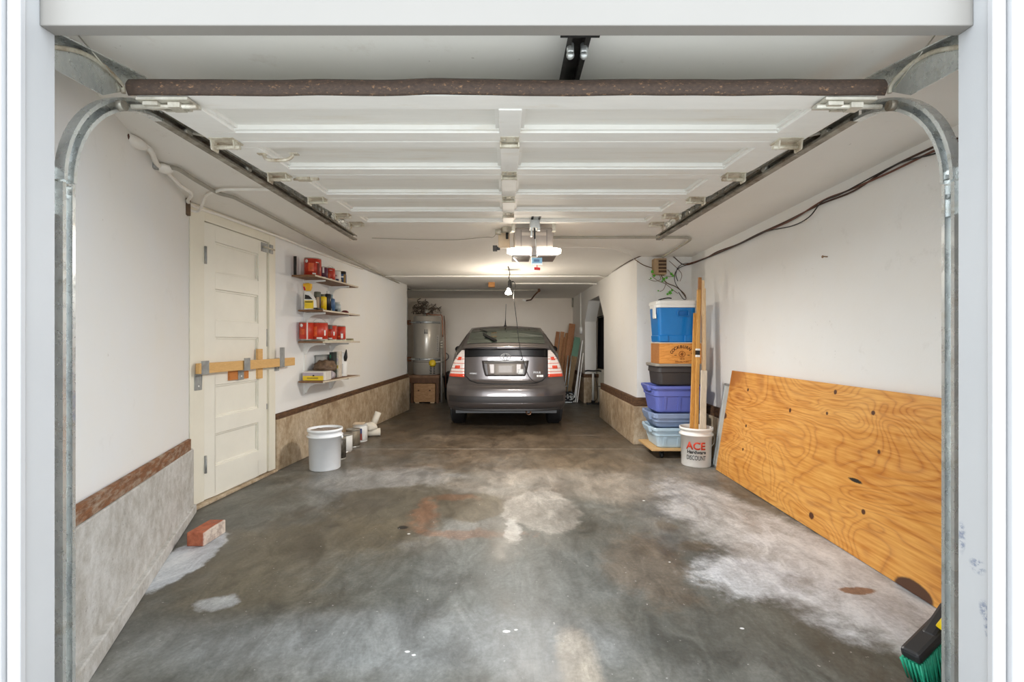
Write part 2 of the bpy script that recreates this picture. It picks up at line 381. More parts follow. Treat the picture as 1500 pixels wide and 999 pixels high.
struct(b.build('wall_front', M_JAMB))
struct(MB().box((-1.2995, 1.310, 2.098), (1.2995, 1.356, 2.299)).build('trim_1', M_HEAD_SHADE, bevel=.003))     # head stop
n = 2
for s in (-1, 1):
    b = MB(); x = sorted((s*1.291, s*1.326)); b.box((x[0], 1.249, 0), (x[1], 1.2669, 2.4)); struct(b.build(f'trim_{n}', M_JAMB2, bevel=.003)); n += 1
    b = MB(); x = sorted((s*1.330, s*1.48)); b.box((x[0], 1.236, 0), (x[1], 1.2668, 2.4)); struct(b.build(f'trim_{n}', M_JAMB2, bevel=.004)); n += 1
# scuffs of dark paint rubbed on the right jamb
# foundations and the bare sill timbers on top of them
def wall_strip(f, y0, y1, d0, d1, zb, zt, off0=0, back=.3):      # prism along a wall line x=f(y): bottom/top heights at each end, face pushed out by d
    s = 1 if f(5) < 0 else -1
    q = [Vector((f(y0)+s*d0, y0, 0)), Vector((f(y1)+s*d1, y1, 0)), Vector((f(y1)-s*back, y1, 0)), Vector((f(y0)-s*back, y0, 0))]
    zz = [(zb[0], zt[0]), (zb[1], zt[1]), (zb[1], zt[1]), (zb[0], zt[0])]
    return MB().hexa([p+Vector((0,0,z[0])) for p, z in zip(q, zz)], [p+Vector((0,0,z[1])) for p, z in zip(q, zz)])
b = wall_strip(XL1, 1.42, 3.355, 0, 0, (0, 0), (.575, .455), back=.03); c = wall_strip(XL1, 1.42, 3.355, .035, .02, (0, 0), (.09, .06), back=.03)
b.add(c.v, c.f); struct(b.build(f'trim_{n}', M_FND, bevel=.006)); n += 1
struct(wall_strip(XL1, 1.42, 3.30, -.006, -.006, (.577, .457), (.645, .535), back=.03).build(f'trim_{n}', M_RAIL, bevel=.004)); n += 1
b = wall_strip(XLF, 4.42, 8.37, .04, .045, (0, 0), (.478, .575), back=.02); struct(b.build(f'trim_{n}', M_FND2, bevel=.008)); n += 1
struct(wall_strip(XLF, 4.43, 8.37, .03, .03, (.480, .577), (.530, .640), back=.02).build(f'trim_{n}', M_RAIL2, bevel=.004)); n += 1
struct(wall_strip(XLF, 3.36, 4.415, .07, .05, (0, 0), (.022, .022), back=.02).build(f'trim_{n}', M_FND2, bevel=.004)); n += 1
struct(wall_strip(XR, 1.40, 5.55, .045, .045, (0, 0), (.44, .44), back=.02).build(f'trim_{n}', M_FND2, bevel=.006)); n += 1
struct(wall_strip(XR, 1.40, 5.55, .03, .03, (.442, .442), (.54, .54), back=.02).build(f'trim_{n}', M_RAIL2, bevel=.004)); n += 1
b = MB().prism([(1.49, 5.54), (2.14, 5.54), (2.14, 5.599), (1.549, 5.599), (1.549, 7.52), (1.49, 7.56)], 0, .45, 'z'); struct(b.build(f'trim_{n}', M_FND2, bevel=.008)); n += 1
b = MB().prism([(1.505, 5.555), (2.15, 5.555), (2.15, 5.599), (1.549, 5.599), (1.549, 7.55), (1.505, 7.55)], .452, .55, 'z'); struct(b.build(f'trim_{n}', M_RAIL2, bevel=.004)); n += 1
struct(MB().box((1.52, 9.26, 0), (1.80, 9.299, .50)).box((1.52, 9.301, 0), (1.549, 10.99, .5)).build(f'trim_{n}', M_FND2)); n += 1
struct(MB().box((1.51, 9.25, .502), (1.81, 9.299, .57)).box((1.51, 9.301, .502), (1.549, 10.99, .57)).build(f'trim_{n}', M_RAIL2)); n += 1

# ------------------------------------------------------------------ the panelled side door in the left wall (its own axes: u along the wall, d out of it)
dA = Vector((XLF(3.40)+.002, 3.40, 0)); du = Vector((.107, 1, 0)).normalized(); dn = Vector((du.y, -du.x, 0))
DM = Matrix(((du.x, dn.x, 0, dA.x), (du.y, dn.y, 0, dA.y), (0, 0, 1, 0), (0, 0, 0, 1)))   # local (u, d, z) -> room
door = bpy.data.objects.new('door_1', None); COL.objects.link(door); door.location = dA; W['door_1'] = Vector(dA); struct(door, 'cream five-panel entry door in the left wall'); door['category'] = 'door'
u0, u1, zb, zt = .115, .875, .032, 2.11
def DB(): return MB()
b = DB(); ps = [(.257, .504), (.63, .88), (1.005, 1.25), (1.375, 1.62), (1.75, 1.985)]
pu0, pu1 = u0+.115, u1-.115
b.box((u0, .0, zb), (pu0, .03, zt)); b.box((pu1, .0, zb), (u1, .03, zt))
zs = [zb]+[z for q in ps for z in q]+[zt]
for i in range(0, len(zs), 2): b.box((pu0, .0, zs[i]), (pu1, .03, zs[i+1]))
b.xf(DM).build('door_leaf', M_CREAM, door, bevel=.003)
for z0, z1 in ps:
    b = DB().box((pu0, .0, z0), (pu1, .012, z1))
    for lo, hi in (((pu0, z0), (pu0+.016, z1)), ((pu1-.016, z0), (pu1, z1)), ((pu0+.016, z0), (pu1-.016, z0+.016)), ((pu0+.016, z1-.016), (pu1-.016, z1))):
        b.box((lo[0], .012, lo[1]), (hi[0], .022, hi[1]))
    b.xf(DM).build('door_panel', M_CREAM, door, bevel=.004)
b = DB().box((-.03, 0, .03), (u0-.006, .038, 2.215)).box((u1+.03, 0, .03), (u1+.125, .038, 2.215)).box((u0-.006, 0, zt+.006), (u1+.03, .038, 2.215)).box((u1+.003, 0, .03), (u1+.028, .018, zt+.004))
b.xf(DM).build('door_frame', M_CREAM2, door, bevel=.004)
M_HW = galv('door hardware', (130, 132, 132), (180, 182, 180), .45, .4, (140, 118, 86), .05)
for z in (.30, 1.86):
    b = DB().box((u0-.02, .03, z-.055), (u0+.02, .040, z+.055)); b.xf(DM)
    h = b.build('hinge', M_CREAM2, door); MB().cyl(DM @ Vector((u0-.003, .046, z-.065)), DM @ Vector((u0-.003, .046, z+.065)), .009, n=10).build('hinge_pin', M_HW, h)
b = DB().box((u1-.08, .03, 2.02), (u1+.015, .036, 2.10)).box((u1+.03, .038, 2.02), (u1+.075, .046, 2.10)); b.xf(DM)
bl = b.build('slide_bolt', M_HW, door); MB().cyl(DM @ Vector((u1-.07, .05, 2.06)), DM @ Vector((u1+.09, .05, 2.06)), .008, n=10).build('bolt_rod', M_HINGE, bl)
b = DB().box((u1-.002, .018, 1.17), (u1+.022, .024, 1.33)); b.xf(DM); b.build('lock_plate', M_HW, door)
b = DB().box((u1+.004, .018, .60), (u1+.02, .026, .65)); b.xf(DM); b.build('strike_plate', M_HW, door)
M_BAR = wood('pine bar', (206, 160, 96), (228, 186, 124), (2, 1, 30), 5, .5, 6); M_BAR2 = wood('red fir block', (184, 108, 48), (206, 136, 70), (2, 1, 30), 5, .5, 8)
b = DB().box((.37, .03, .905), (.60, .048, .985)); b.xf(DM); b.build('block', M_BAR2, door)
b = DB().box((.725, .03, .89), (.79, .05, 1.15)); b.xf(DM); b.build('cleat', M_BAR, door)
for u, z0, z1 in ((.045, .86, 1.075), (.50, .90, 1.08), (1.015, .94, 1.16)):     # the U-shaped bar holders
    d0 = .038 if u != .5 else .048
    b = DB().box((u-.035, d0, z0), (u+.035, d0+.005, z1-.10)).box((u-.035, d0+.005, .975), (u+.035, d0+.05, .981)).box((u-.03, d0+.05, .975), (u+.045, d0+.055, z1))
    b.xf(DM); b.build('bar_bracket', M_HW, door, bevel=.002)
    for z in (z0+.03,): MB().cyl(DM @ Vector((u, d0+.005, z)), DM @ Vector((u, d0+.008, z)), .007, n=10).build('screw', M_WHITE, bpy.data.objects[[o.name for o in door.children][-1]])
b = DB().box((.0, .056, .982), (1.24, .090, 1.058)); b.xf(DM)
tag(b.build('security_bar', M_BAR, bevel=.003), 'pale pine bar held across the cream door in grey metal brackets', 'bar')
# ------------------------------------------------------------------ overhead garage door, open under the ceiling
gd = thing('garage_door', 'white five-section garage door raised flat under the ceiling', 'garage door', (0, 1.55, 2.03))
def DZ(Y): return 2.03+.052*(Y-1.55)
def slab(b, x0, x1, y0, y1, z0, z1):       # a board following the slope of the raised door, z measured up from its lower face
    q = lambda z: [Vector((x0,y0,DZ(y0)+z)), Vector((x1,y0,DZ(y0)+z)), Vector((x1,y1,DZ(y1)+z)), Vector((x0,y1,DZ(y1)+z))]
    return b.hexa(q(z0), q(z1))
ys = [1.553, 1.965, 2.425, 2.91, 3.36, 3.70]
DW, ST, CXD, CW = 1.225, .15, .013, .042
for i in range(5):
    y0, y1 = ys[i]+.002, ys[i+1]-.002; r0 = .1 if i == 0 else .065; r1 = .09 if i < 4 else .06
    b = MB(); slab(b, -DW, DW, y0, y0+r0, 0, .042); slab(b, -DW, DW, y1-r1, y1, 0, .042)
    for s in (-1, 1): slab(b, min(s*DW, s*(DW-ST)), max(s*DW, s*(DW-ST)), y0+r0, y1-r1, 0, .042)
    slab(b, CXD-CW, CXD+CW, y0+r0, y1-r1, -.004, .042)
    sec = b.build('door_section', M_DOORW, gd, bevel=.004)
    for a, c in ((-DW+ST, CXD-CW), (CXD+CW, DW-ST)):
        b = MB(); slab(b, a, c, y0+r0, y1-r1, .026, .040); b.build('panel', M_DOORP, sec)
        b = MB()                                                   # sloped sticking round the panel
        slab(b, a, c, y1-r1-.016, y1-r1, .008, .026); slab(b, a, c, y0+r0, y0+r0+.012, .014, .026)
        slab(b, a, a+.014, y0+r0+.012, y1-r1-.016, .012, .026); slab(b, c-.014, c, y0+r0+.012, y1-r1-.016, .012, .026)
        b.build('panel_moulding', M_DOORW, sec)
# weather seal across the bottom edge
sealm = mat('weathered door seal', (60, 46, 36), .75, var=.35, scale=150, stretch=(.5, 1, 1), dirt=(190, 146, 104), dirt_amt=.30)
b = MB()
def sealf(u, v):
    x = -1.245+2.49*u; t = v*math.pi
    w = .006*mnoise.noise(Vector((x*6, 3, 1)))
    return Vector((x, 1.551-.012*math.sin(t)-w, 2.028+.052*v+.004*mnoise.noise(Vector((x*3, 9, 2)))))
b.grid(sealf, 60, 8); b.build('bottom_seal', sealm, gd, solid=.004)
def hinge(x, Y, parent, w=.075, tall=.0):
    z = DZ(Y); b = MB()
    b.box((x-w/2, Y-.055, z-.006), (x+w/2, Y-.008, z-.001)).box((x-w/2, Y+.008, z-.006), (x+w/2, Y+.055, z-.001))
    for s in (-1, 1): b.prism([(Y-.012, z-.001), (Y+.012, z-.001), (Y+.010, z-.026), (Y-.010, z-.026)], x+s*w/2-.003, x+s*w/2+.003, 'x')
    b.cyl((x-w*.55, Y, z-.018), (x+w*.55, Y, z-.018), .008, n=10)
    o = b.build('hinge', M_HINGE, parent)
    for dx in (-.02, .02): MB().cyl((x+dx, Y-.034, z-.011), (x+dx, Y-.034, z-.006), .006, n=8).build('bolt', M_STEELD, o)
    return o
for Y in ys[1:5]: hinge(CXD, Y, gd)
for s in (-1, 1):
    for Y in ys[1:6]:
        x = s*1.165; z = DZ(Y); b = MB(); Yb = Y-.03 if Y == ys[5] else Y
        b.box((x-.05, Yb-.045, z-.005), (x+.05, Yb+.03, z-.001)); b.prism([(Yb-.04, z-.001), (Yb+.02, z-.001), (Yb+.012, z-.045), (Yb-.03, z-.045)], x+s*.046-.003, x+s*.046+.003, 'x')
        b.prism([(Yb-.03, z-.001), (Yb+.01, z-.001), (Yb+.004, z-.034), (Yb-.022, z-.034)], x-s*.04-.003, x-s*.04+.003, 'x'); b.cyl((x-.06, Yb-.01, z-.028), (x+.06, Yb-.01, z-.028), .009, n=10)
        h = b.build('roller_hinge', M_HINGE, gd)
        b = MB().cyl((x+s*.04, Yb-.01, z+.012), (s*1.30, Yb-.01, z+.03), .006, n=8).cyl((s*1.315, Yb-.01, z+.03), (s*1.335, Yb-.01, z+.03), .019, n=16)
        b.build('roller', M_STEELD, h)
    x = s*1.14; b = MB().box((x-.085, 1.556, 2.018), (x+.085, 1.63, 2.027)).box((x-.07, 1.565, 2.005), (x-.02, 1.60, 2.017)).box((x+.01, 1.57, 2.0), (x+.05, 1.61, 2.017))
    b.cyl((x-s*.1, 1.585, 2.008), (x+s*.12, 1.585, 2.008), .008, n=10); b.box((x-.03, 1.61, 2.008), (x+.06, 1.622, 2.017))
    h = b.build('bottom_bracket', M_STEELD, gd)
    MB().cyl((s*1.285, 1.585, 2.012), (s*1.305, 1.585, 2.012), .017, n=18).build('roller', M_TRACKD, h)
    MB().tube([(s*1.19, 1.60, 2.022), (s*1.245, 1.60, 2.06)], .014, 10).build('cable_pin', M_STEELD, h)
b = MB(); Y = 2.11; z = DZ(Y)
b.tube(smooth_path([(-1.085, Y, z), (-1.085, Y, z-.012), (-1.06, Y-.01, z-.032), (-.985, Y-.01, z-.032), (-.96, Y, z-.012), (-.96, Y, z)], 4), .0075, 8)
for x in (-1.095, -.95): b.box((x-.018, Y-.012, z-.004), (x+.018, Y+.012, z))
b.build('lift_handle', M_HINGE, gd)
b = MB(); Y = 2.48; z = DZ(Y); b.box((-1.10, Y-.02, z-.014), (-1.03, Y+.018, z)).box((-1.03, Y-.01, z-.01), (-.99, Y+.01, z)).cyl((-1.12, Y, z-.008), (-1.0, Y, z-.008), .006, n=8); b.build('slide_latch', M_HINGE, gd)

# ------------------------------------------------------------------ tracks
def channel(path, x, s, w=.040, dep=.034, lip=.010):                 # C-section swept along (Y, Z) path, opening towards the middle of the door
    b = MB(); th = .0022
    prof = [(dep, -w/2+lip), (dep, -w/2), (0, -w/2), (0, w/2), (dep, w/2), (dep, w/2-lip)]
    n = len(prof); P = [Vector((0, y, z)) for y, z in path]; vs = []
    for i, p in enumerate(P):
        d = (P[min(i+1, len(P)-1)]-P[max(i-1, 0)]).normalized(); nrm = Vector((0, -d.z, d.y))
        for a, c in prof: vs.append(Vector((x-s*a, 0, 0))+p+nrm*c)
    fs = [(i*n+k, i*n+k+1, (i+1)*n+k+1, (i+1)*n+k) for i in range(len(P)-1) for k in range(n-1)]
    b.add(vs, fs); return b
arc = [(1.80-.38*math.cos(t), 1.70+.38*math.sin(t)) for t in [math.pi/2*i/16 for i in range(17)]]
for s, side in ((-1, 'left'), (1, 'right')):
    t = thing('garage_door_track', f'galvanized curved garage door track at the {side} jamb', 'track', (s*1.33, 1.42, 0), 'tracks of the garage door')
    o = channel([(1.42, 0), (1.42, 1.695)], s*1.345+(.012 if s > 0 else 0), s, dep=.026).build('vertical_track', M_TRACK, t, solid=.0024)
    o = channel(arc, s*1.345+(.012 if s > 0 else 0), s, dep=.030).build('curved_track', M_TRACK, t, solid=.0026)
    o = channel([(1.80, 2.08), (4.13, 2.125)], s*1.345, s).build('horizontal_track', M_TRACKD, t, solid=.0026)
    b = MB().box((min(s*1.347, s*1.352), 1.356, 1.60), (max(s*1.347, s*1.352), 1.45, 1.74)); o = b.build('joint_plate', M_TRACK, t)
    for y, z in ((1.405, 1.66), (1.435, 1.66), (1.405, 1.72), (1.435, 1.72)): MB().cyl((s*1.339, y, z), (s*1.345, y, z), .007, n=8).build('bolt', M_STEEL, o)
    for ya in (3.5, 4.05): MB().box((min(s*1.348, s*1.353), ya, 2.09), (max(s*1.348, s*1.353), ya+.04, 2.22)).build('hanger', M_STEELD, t)
    b = MB()                                                        # upper rail angle close to the ceiling
    x0, x1 = sorted((s*1.352, s*1.356)); b.prism([(1.36, 2.075), (1.71, 2.135), (4.0, 2.15), (4.0, 2.195), (1.71, 2.182), (1.36, 2.120)], x0, x1, 'x')
    x0, x1 = sorted((s*1.316, s*1.352)); b.prism([(1.36, 2.118), (1.71, 2.180), (4.0, 2.193), (4.0, 2.197), (1.71, 2.184), (1.36, 2.122)], x0, x1, 'x'); b.build('upper_rail', M_TRACK, t)
    pts = [(1.36, 2.022), (1.56, 2.034), (1.635, 2.085), (1.63, 2.103), (1.60, 2.118), (1.54, 2.130), (1.47, 2.122), (1.40, 2.092), (1.36, 2.072)]
    x0, x1 = sorted((s*1.336, s*1.339)); b = MB().prism(pts, x0, x1, 'x'); g = b.build('curved_guide', M_TRACK, t)
    MB().tube(smooth_path([(s*1.33, y, z) for y, z in [(1.36, 2.072), (1.40, 2.092), (1.47, 2.122), (1.54, 2.130), (1.60, 2.118), (1.63, 2.103), (1.636, 2.08)]], 4), .007, 8).build('rolled_edge', M_HINGE, g)
    tag(MB().tube([onY(110 if s < 0 else 1374, 46, 1.455), onY(179 if s < 0 else 1311, 128, 1.60)], .0022, 6).build('lift_cable', M_STEELD), f'thin steel lift cable running up beside the {side} garage door track', 'cable', 'lift cables of the garage door')

# ------------------------------------------------------------------ opener
OX = .225
op = thing('garage_door_opener', 'grey garage door opener with two lit lenses hung from the ceiling', 'garage door opener', (OX, 3.9, 2.22))
b = MB().box((OX-.026, 1.44, 2.155), (OX-.020, 3.78, 2.19)).box((OX+.020, 1.44, 2.155), (OX+.026, 3.78, 2.19)).box((OX-.026, 1.44, 2.19), (OX+.026, 3.78, 2.194)).box((OX-.036, 1.44, 2.155), (OX-.026, 3.78, 2.158)).box((OX+.026, 1.44, 2.155), (OX+.036, 3.78, 2.158))
rl = b.build('rail', galv('black rail', (38, 36, 34), (66, 62, 58), .5, .5, (120, 86, 56), -.05), op)
b = MB()
for x in (OX-.022, OX+.022): b.cyl((x, 1.50, 2.13), (x, 1.50, 2.165), .012, n=10).ball((x, 1.50, 2.13), .013)
b.build('rail_bolt', M_STEEL, rl)
b = MB().box((OX-.06, 1.37, 2.15), (OX+.06, 1.445, 2.215)); b.build('header_bracket', M_DARK, rl)
M_OPN = mat('opener housing', (142, 132, 124), .4, var=.05, scale=30)
b = MB(); hw, hy0, hy1 = .165, 3.86, 4.20
b.prism([(OX-hw, 2.135), (OX-hw+.01, 1.985), (OX+hw-.01, 1.985), (OX+hw, 2.135), (OX+hw-.02, 2.15), (OX-hw+.02, 2.15)], hy0, hy1, 'y'); hs = b.build('motor_housing', M_OPN, op, bevel=.012)
for x in (OX-.105, OX+.105): MB().box((x-.004, hy0-.002, 1.995), (x+.004, hy0+.001, 2.13)).build('seam', mat('seam grey', (112, 104, 98), .5), hs)
b = MB().box((OX-.11, hy0-.0015, 2.085), (OX+.11, hy0+.001, 2.11)); b.build('nameplate', mat('nameplate', (178, 166, 154), .4), hs)
M_LENS = glow('lit lens', (255, 243, 224), OPENER_GLOW)
for s in (-1, 1):
    b = MB()
    def lens(u, v, s=s):
        a = .02+.20*u; taper = 1-.35*max(0, (u-.62)/.38)**2; t = math.pi*(v-.5)
        return Vector((OX+s*a, hy0+.02-.055*math.cos(t)*taper, 1.952+.030*math.sin(t)*taper+.008*u))
    b.grid(lens, 14, 8)
    b.box((min(OX+s*.02, OX+s*.20), hy0+.019, 1.93), (max(OX+s*.02, OX+s*.20), hy0+.024, 1.98))
    b.build('light_lens', M_LENS, op)
    b = MB().box((min(OX+s*.03, OX+s*.18), hy0-.02, 1.910), (max(OX+s*.03, OX+s*.18), hy0+.25, 1.924)); b.build('lens_base', M_OPN, op, bevel=.004)
ld = bpy.data.lights.new('opener_lamp', 'AREA'); ld.shape = 'RECTANGLE'; ld.size = .38; ld.size_y = .2; ld.energy = OPENER_W; ld.color = (1, .965, .92)
lo_ = bpy.data.objects.new('opener_lamp', ld); COL.objects.link(lo_); lo_.location = (OX, hy0+.1, 1.905); link(lo_, op)
b = MB().box((OX-.022, hy0-.04, 1.915), (OX+.022, hy0+.01, 1.985)); b.build('lens_bracket', M_OPN, op, bevel=.004)
b = MB()
b.box((OX-.20, 3.80, 2.185), (OX+.30, 3.806, 2.212)).box((OX-.20, 3.80, 2.208), (OX+.30, 3.83, 2.212))
for k in range(11): b.cyl((OX-.17+k*.045, 3.797, 2.198), (OX-.17+k*.045, 3.80, 2.198), .007, n=8)
for x in (OX-.17, OX+.16): b.box((x-.014, 3.807, 2.11), (x+.014, 3.812, 2.21)).box((x-.014, 3.812, 2.11), (x+.014, 3.87, 2.115))
b.build('mounting_strap', M_STEELD, op)
b = MB().box((OX-.045, 3.60, 2.09), (OX+.03, 3.72, 2.15)).box((OX-.04, 3.64, 2.03), (OX-.025, 3.67, 2.10)).box((OX+.01, 3.62, 2.07), (OX+.035, 3.65, 2.12)); b.build('trolley', M_STEEL, op, bevel=.003)
b = MB().beam((OX-.01, 3.62, 2.13), (OX-.005, 3.68, 2.02), .016, .012); b.build('release_lever', M_BLACK, op)
cdn = MB().tube([(OX, 3.68, 2.02), (OX+.012, 3.68, 1.865)], .0022, 6).build('release_cord', M_WHITE, op)
b = MB().tube([(OX-.010, 3.68, 1.788), (OX+.038, 3.68, 1.784)], .012, 10); b.tube([(OX+.012, 3.68, 1.875), (OX+.014, 3.68, 1.79)], .003, 6); b.build('release_handle', mat('red plastic', (206, 40, 44), .4), cdn)
b = MB().box((OX-.03, 3.665, 1.814), (OX+.052, 3.678, 1.868)); tg = b.build('instruction_tag', mat('blue tag', (122, 164, 186), .5), cdn)
MB().box((OX-.012, 3.663, 1.836), (OX+.032, 3.6645, 1.856)).build('tag_print', mat('tag print', (62, 96, 128), .5), tg)
MB().box((OX-.026, 3.662, 1.812), (OX+.054, 3.6645, 1.824)).build('tag_border', M_WHITE, tg)
# ceiling boxes beside the opener
def box_thing(name, label, cat, parts, loc, group=None):
    t = thing(name, label, cat, loc, group)
    for nm, bb, mm, bv in parts: bb.build(nm, mm, t, bevel=bv)
    return t
b = MB().lathe([(0, 0), (.048, 0), (.052, .006), (.052, .045), (0, .045)], (.005, 4.15, 2.174), 8, smooth=False); c = MB().cyl((-.10, 4.15, 2.18), (-.045, 4.15, 2.18), .024, n=10)
e = MB().cyl((.005, 4.15, 2.12), (.005, 4.15, 2.175), .012, n=10)
box_thing('junction_box', 'metal octagon ceiling box immediately left of the garage door opener', 'junction box', [('box', b, M_STEELD, .002), ('connector', c, M_STEELD, 0), ('bushing', e, M_DARK, 0)], (.005, 4.15, 2.22))
b = MB().box((-.075, 4.28, 2.07), (.03, 4.35, 2.218)); c = MB().box((-.125, 4.28, 2.04), (-.085, 4.32, 2.09)).box((-.085, 4.29, 2.05), (-.06, 4.31, 2.08))
box_thing('cord_outlet', 'tan cord outlet block behind the octagon ceiling box', 'outlet', [('block', b, mat('tan plastic', (206, 186, 158), .5), .006), ('plug', c, M_BLACK, .003)], (-.03, 4.3, 2.22))

# ------------------------------------------------------------------ conduits and cables on ceiling and walls
def pipe(name, label, cat, pts, r, m, group=None, k=6, strap=None):
    o = MB().tube(smooth_path(pts, k), r, 10).build(name, m); return tag(o, label, cat, group)
zc = 2.205
L1 = XL1
def LW(px, py, z=None, d=.02):                          # a point on the near-left wall
    return onX(px, py, XL1(0)-off*.0+d, -.42)
jb = [(198, 208), (240, 247)]
for i, (x, y) in enumerate(jb):
    p = onZ(x, y, 2.19); t = thing('junction_box', ['white painted conduit fitting nearest the garage door on the left ceiling edge', 'round white conduit fitting second from the garage door on the left ceiling edge'][i], 'junction box', p)
    if i == 0: MB().ball(p, (.03, .075, .028)).build('cover', M_CONDW, t); MB().cyl(p+Vector((0, -.10, 0)), p+Vector((0, -.06, 0)), .022, n=12).build('bushing', mat('rusty bushing', (92, 52, 34), .7), t)
    else: MB().ball(p, (.042, .05, .026)).build('cover', M_CONDW, t); MB().cyl(p+Vector((-.02, -.07, -.006)), p+Vector((-.01, -.03, -.004)), .017, n=12).build('bushing', M_HW, t)
z = 2.198
pipe('conduit', 'short bent white conduit joining the two fittings over the left wall', 'conduit', [onZ(203, 210, z), onZ(213, 214, z), onZ(222, 222, z-.01), onZ(226, 232, z-.015), onZ(230, 240, z-.012), onZ(238, 246, z)], .013, M_CONDW)
pipe('conduit', 'long grey metal conduit running along the left ceiling edge to the back', 'conduit', [onZ(243, 247, z), onZ(259, 247, z), onZ(285, 263, z), onZ(314, 280, z), onZ(325, 284.5, z), onZ(342, 289, z), onZ(358, 297, z), onZ(402, 320, z), onZ(500, 372, z), onZ(575, 410, z), onZ(603, 424.5, z)], .012, M_CONDG)
dp = lambda u, z: DM @ Vector((u, .055, z))
pipe('conduit', 'cream painted conduit running over the side door and along the wall top', 'conduit', [onZ(243, 250, z), onZ(262, 270, z-.01), onZ(280, 284, z-.015), dp(-.05, 2.19), dp(.3, 2.192), dp(.7, 2.192), dp(1.1, 2.195), Vector((XLF(5.2)+.02, 5.2, 2.195)), Vector((XLF(6.4)+.02, 6.4, 2.2))], .011, M_CONDW)
pipe('conduit', 'white conduit branching from the door corner across the ceiling', 'conduit', [dp(-.09, 2.15), dp(-.02, 2.15)+Vector((.04, 0, 0)), onZ(301, 288, z), onZ(318, 280, z), onZ(333, 277.5, z), onZ(395, 277.5, z), onZ(470, 277.5, z)], .010, M_CONDW)
tag(MB().box(tuple(dp(-.1, 2.10)-Vector((.03, .02, 0))), tuple(dp(-.1, 2.215)+Vector((.03, .02, 0)))).build('outlet_box', mat('rusted box', (104, 84, 66), .8, var=.3)), 'small dark box at the top corner of the cream door', 'outlet box')
Y7 = 7.1
pipe('conduit', 'white conduit crossing the ceiling over the back of the car', 'conduit', [(-1.87, Y7, z), (-.5, Y7, z), (1.2, Y7, z), (1.40, Y7+.02, z), (1.50, Y7+.15, z)], .012, M_CONDW)
pipe('conduit', 'short white conduit on the ceiling from the bulb to the right wall', 'conduit', [(.10, 8.0, z), (.9, 8.0, z), (1.25, 8.0, z), (1.42, 8.02, z), (1.5, 7.9, z-.02)], .012, M_CONDW)
pipe('conduit', 'dark pipe crossing the ceiling nearest the back wall', 'conduit', [(-2.05, 9.0, 2.19), (-1.0, 9.0, 2.19), (.60, 9.0, 2.19)], .014, M_CONDG)
t = thing('pipe_bracket', 'rusty pipe elbow and drop at the end of the dark ceiling pipe', 'pipe', (.62, 9.0, 2.22))
MB().ball((.62, 9.0, 2.185), .03).cyl((.62, 9.0, 2.17), (.62, 9.0, 2.22), .022, n=10).build('elbow', mat('rust', (96, 66, 48), .8, var=.3), t)
MB().tube([(.62, 9.0, 2.18), (.55, 9.25, 2.12), (.50, 9.6, 2.06), (.40, 9.7, 2.05)], .014, 8).build('drop_pipe', mat('rust', (96, 66, 48), .8), t)
MB().cyl((.40, 9.7, 2.05), (.33, 9.7, 2.07), .02, n=10).build('cap', M_CONDW, t)
pipe('conduit', 'grey metal conduit from the opener across the ceiling with a bend right', 'conduit', [(.42, 4.45, z), (1.0, 4.45, z), (1.62, 4.45, z), (1.74, 4.49, z), (1.78, 4.60, z), (1.80, 5.0, z), (1.82, 5.5, z)], .012, M_CONDG)
pipe('ceiling_wire', 'thin dark wire stapled along the ceiling left of the opener', 'wire', [(-1.30, 4.55, 2.213), (-.9, 4.6, 2.212), (-.5, 4.62, 2.213), (-.2, 4.50, 2.212), (-.13, 4.45, 2.20), (-.09, 4.2, 2.18)], .0032, M_CONDG)
pipe('ceiling_wire', 'thin pale wire with insulators running right from the opener', 'wire', [(.42, 4.9, 2.19), (.75, 4.95, 2.205), (1.1, 5.0, 2.20), (1.35, 5.3, 2.205), (1.5, 5.55, 2.18)], .003, M_CONDW)
pipe('pull_string', 'twisted white string hanging below the left opener lens', 'string', [(.03, 3.88, 1.945), (.065, 3.9, 1.90), (.10, 3.9, 1.86), (.125, 3.9, 1.81)], .0025, M_CONDW, k=4)
tag(MB().box((-.31, 8.0, 2.14), (-.2, 8.12, 2.219)).build('wood_block', mat('ochre wood', (176, 122, 66), .7, var=.15), bevel=.004), 'small ochre wooden block on the ceiling left of the hanging bulb', 'block')
CB = [(1402, 203), (1366, 216), (1300, 248), (1250, 280), (1200, 300), (1150, 325), (1110, 343), (1080, 358), (1050, 369), (1030, 380)]
def rw(px, py, d=.012): return onX(px, py, 2.09-.0704-d, .032)
def bw(px, py, d=.015): return onY(px, py, 5.6-d)
def iw(px, py, d=.02): return onX(px, py, 1.55-d, 0)
pipe('cable', 'brown cable sagging along the top of the right wall to the corner', 'cable', [rw(x, y) for x, y in CB]+[bw(1003, 388, .03), bw(985, 375), bw(968, 368), bw(950, 371), bw(934, 377)]+[iw(916, 386), iw(900, 396), iw(884, 405), iw(868, 414), iw(858, 420)], .0055, M_WIRE)
pipe('cable', 'second brown cable twisted with the first along the right wall', 'cable', [rw(1402, 207, .02), rw(1366, 222, .02), rw(1300, 254, .02), rw(1240, 280, .02), rw(1205, 294, .02), rw(1160, 322, .02), rw(1120, 340, .02), rw(1082, 358, .02), rw(1050, 371, .02), rw(1025, 381, .02), bw(1003, 388, .03)], .0055, mat('reddish wire', (104, 62, 46), .6))
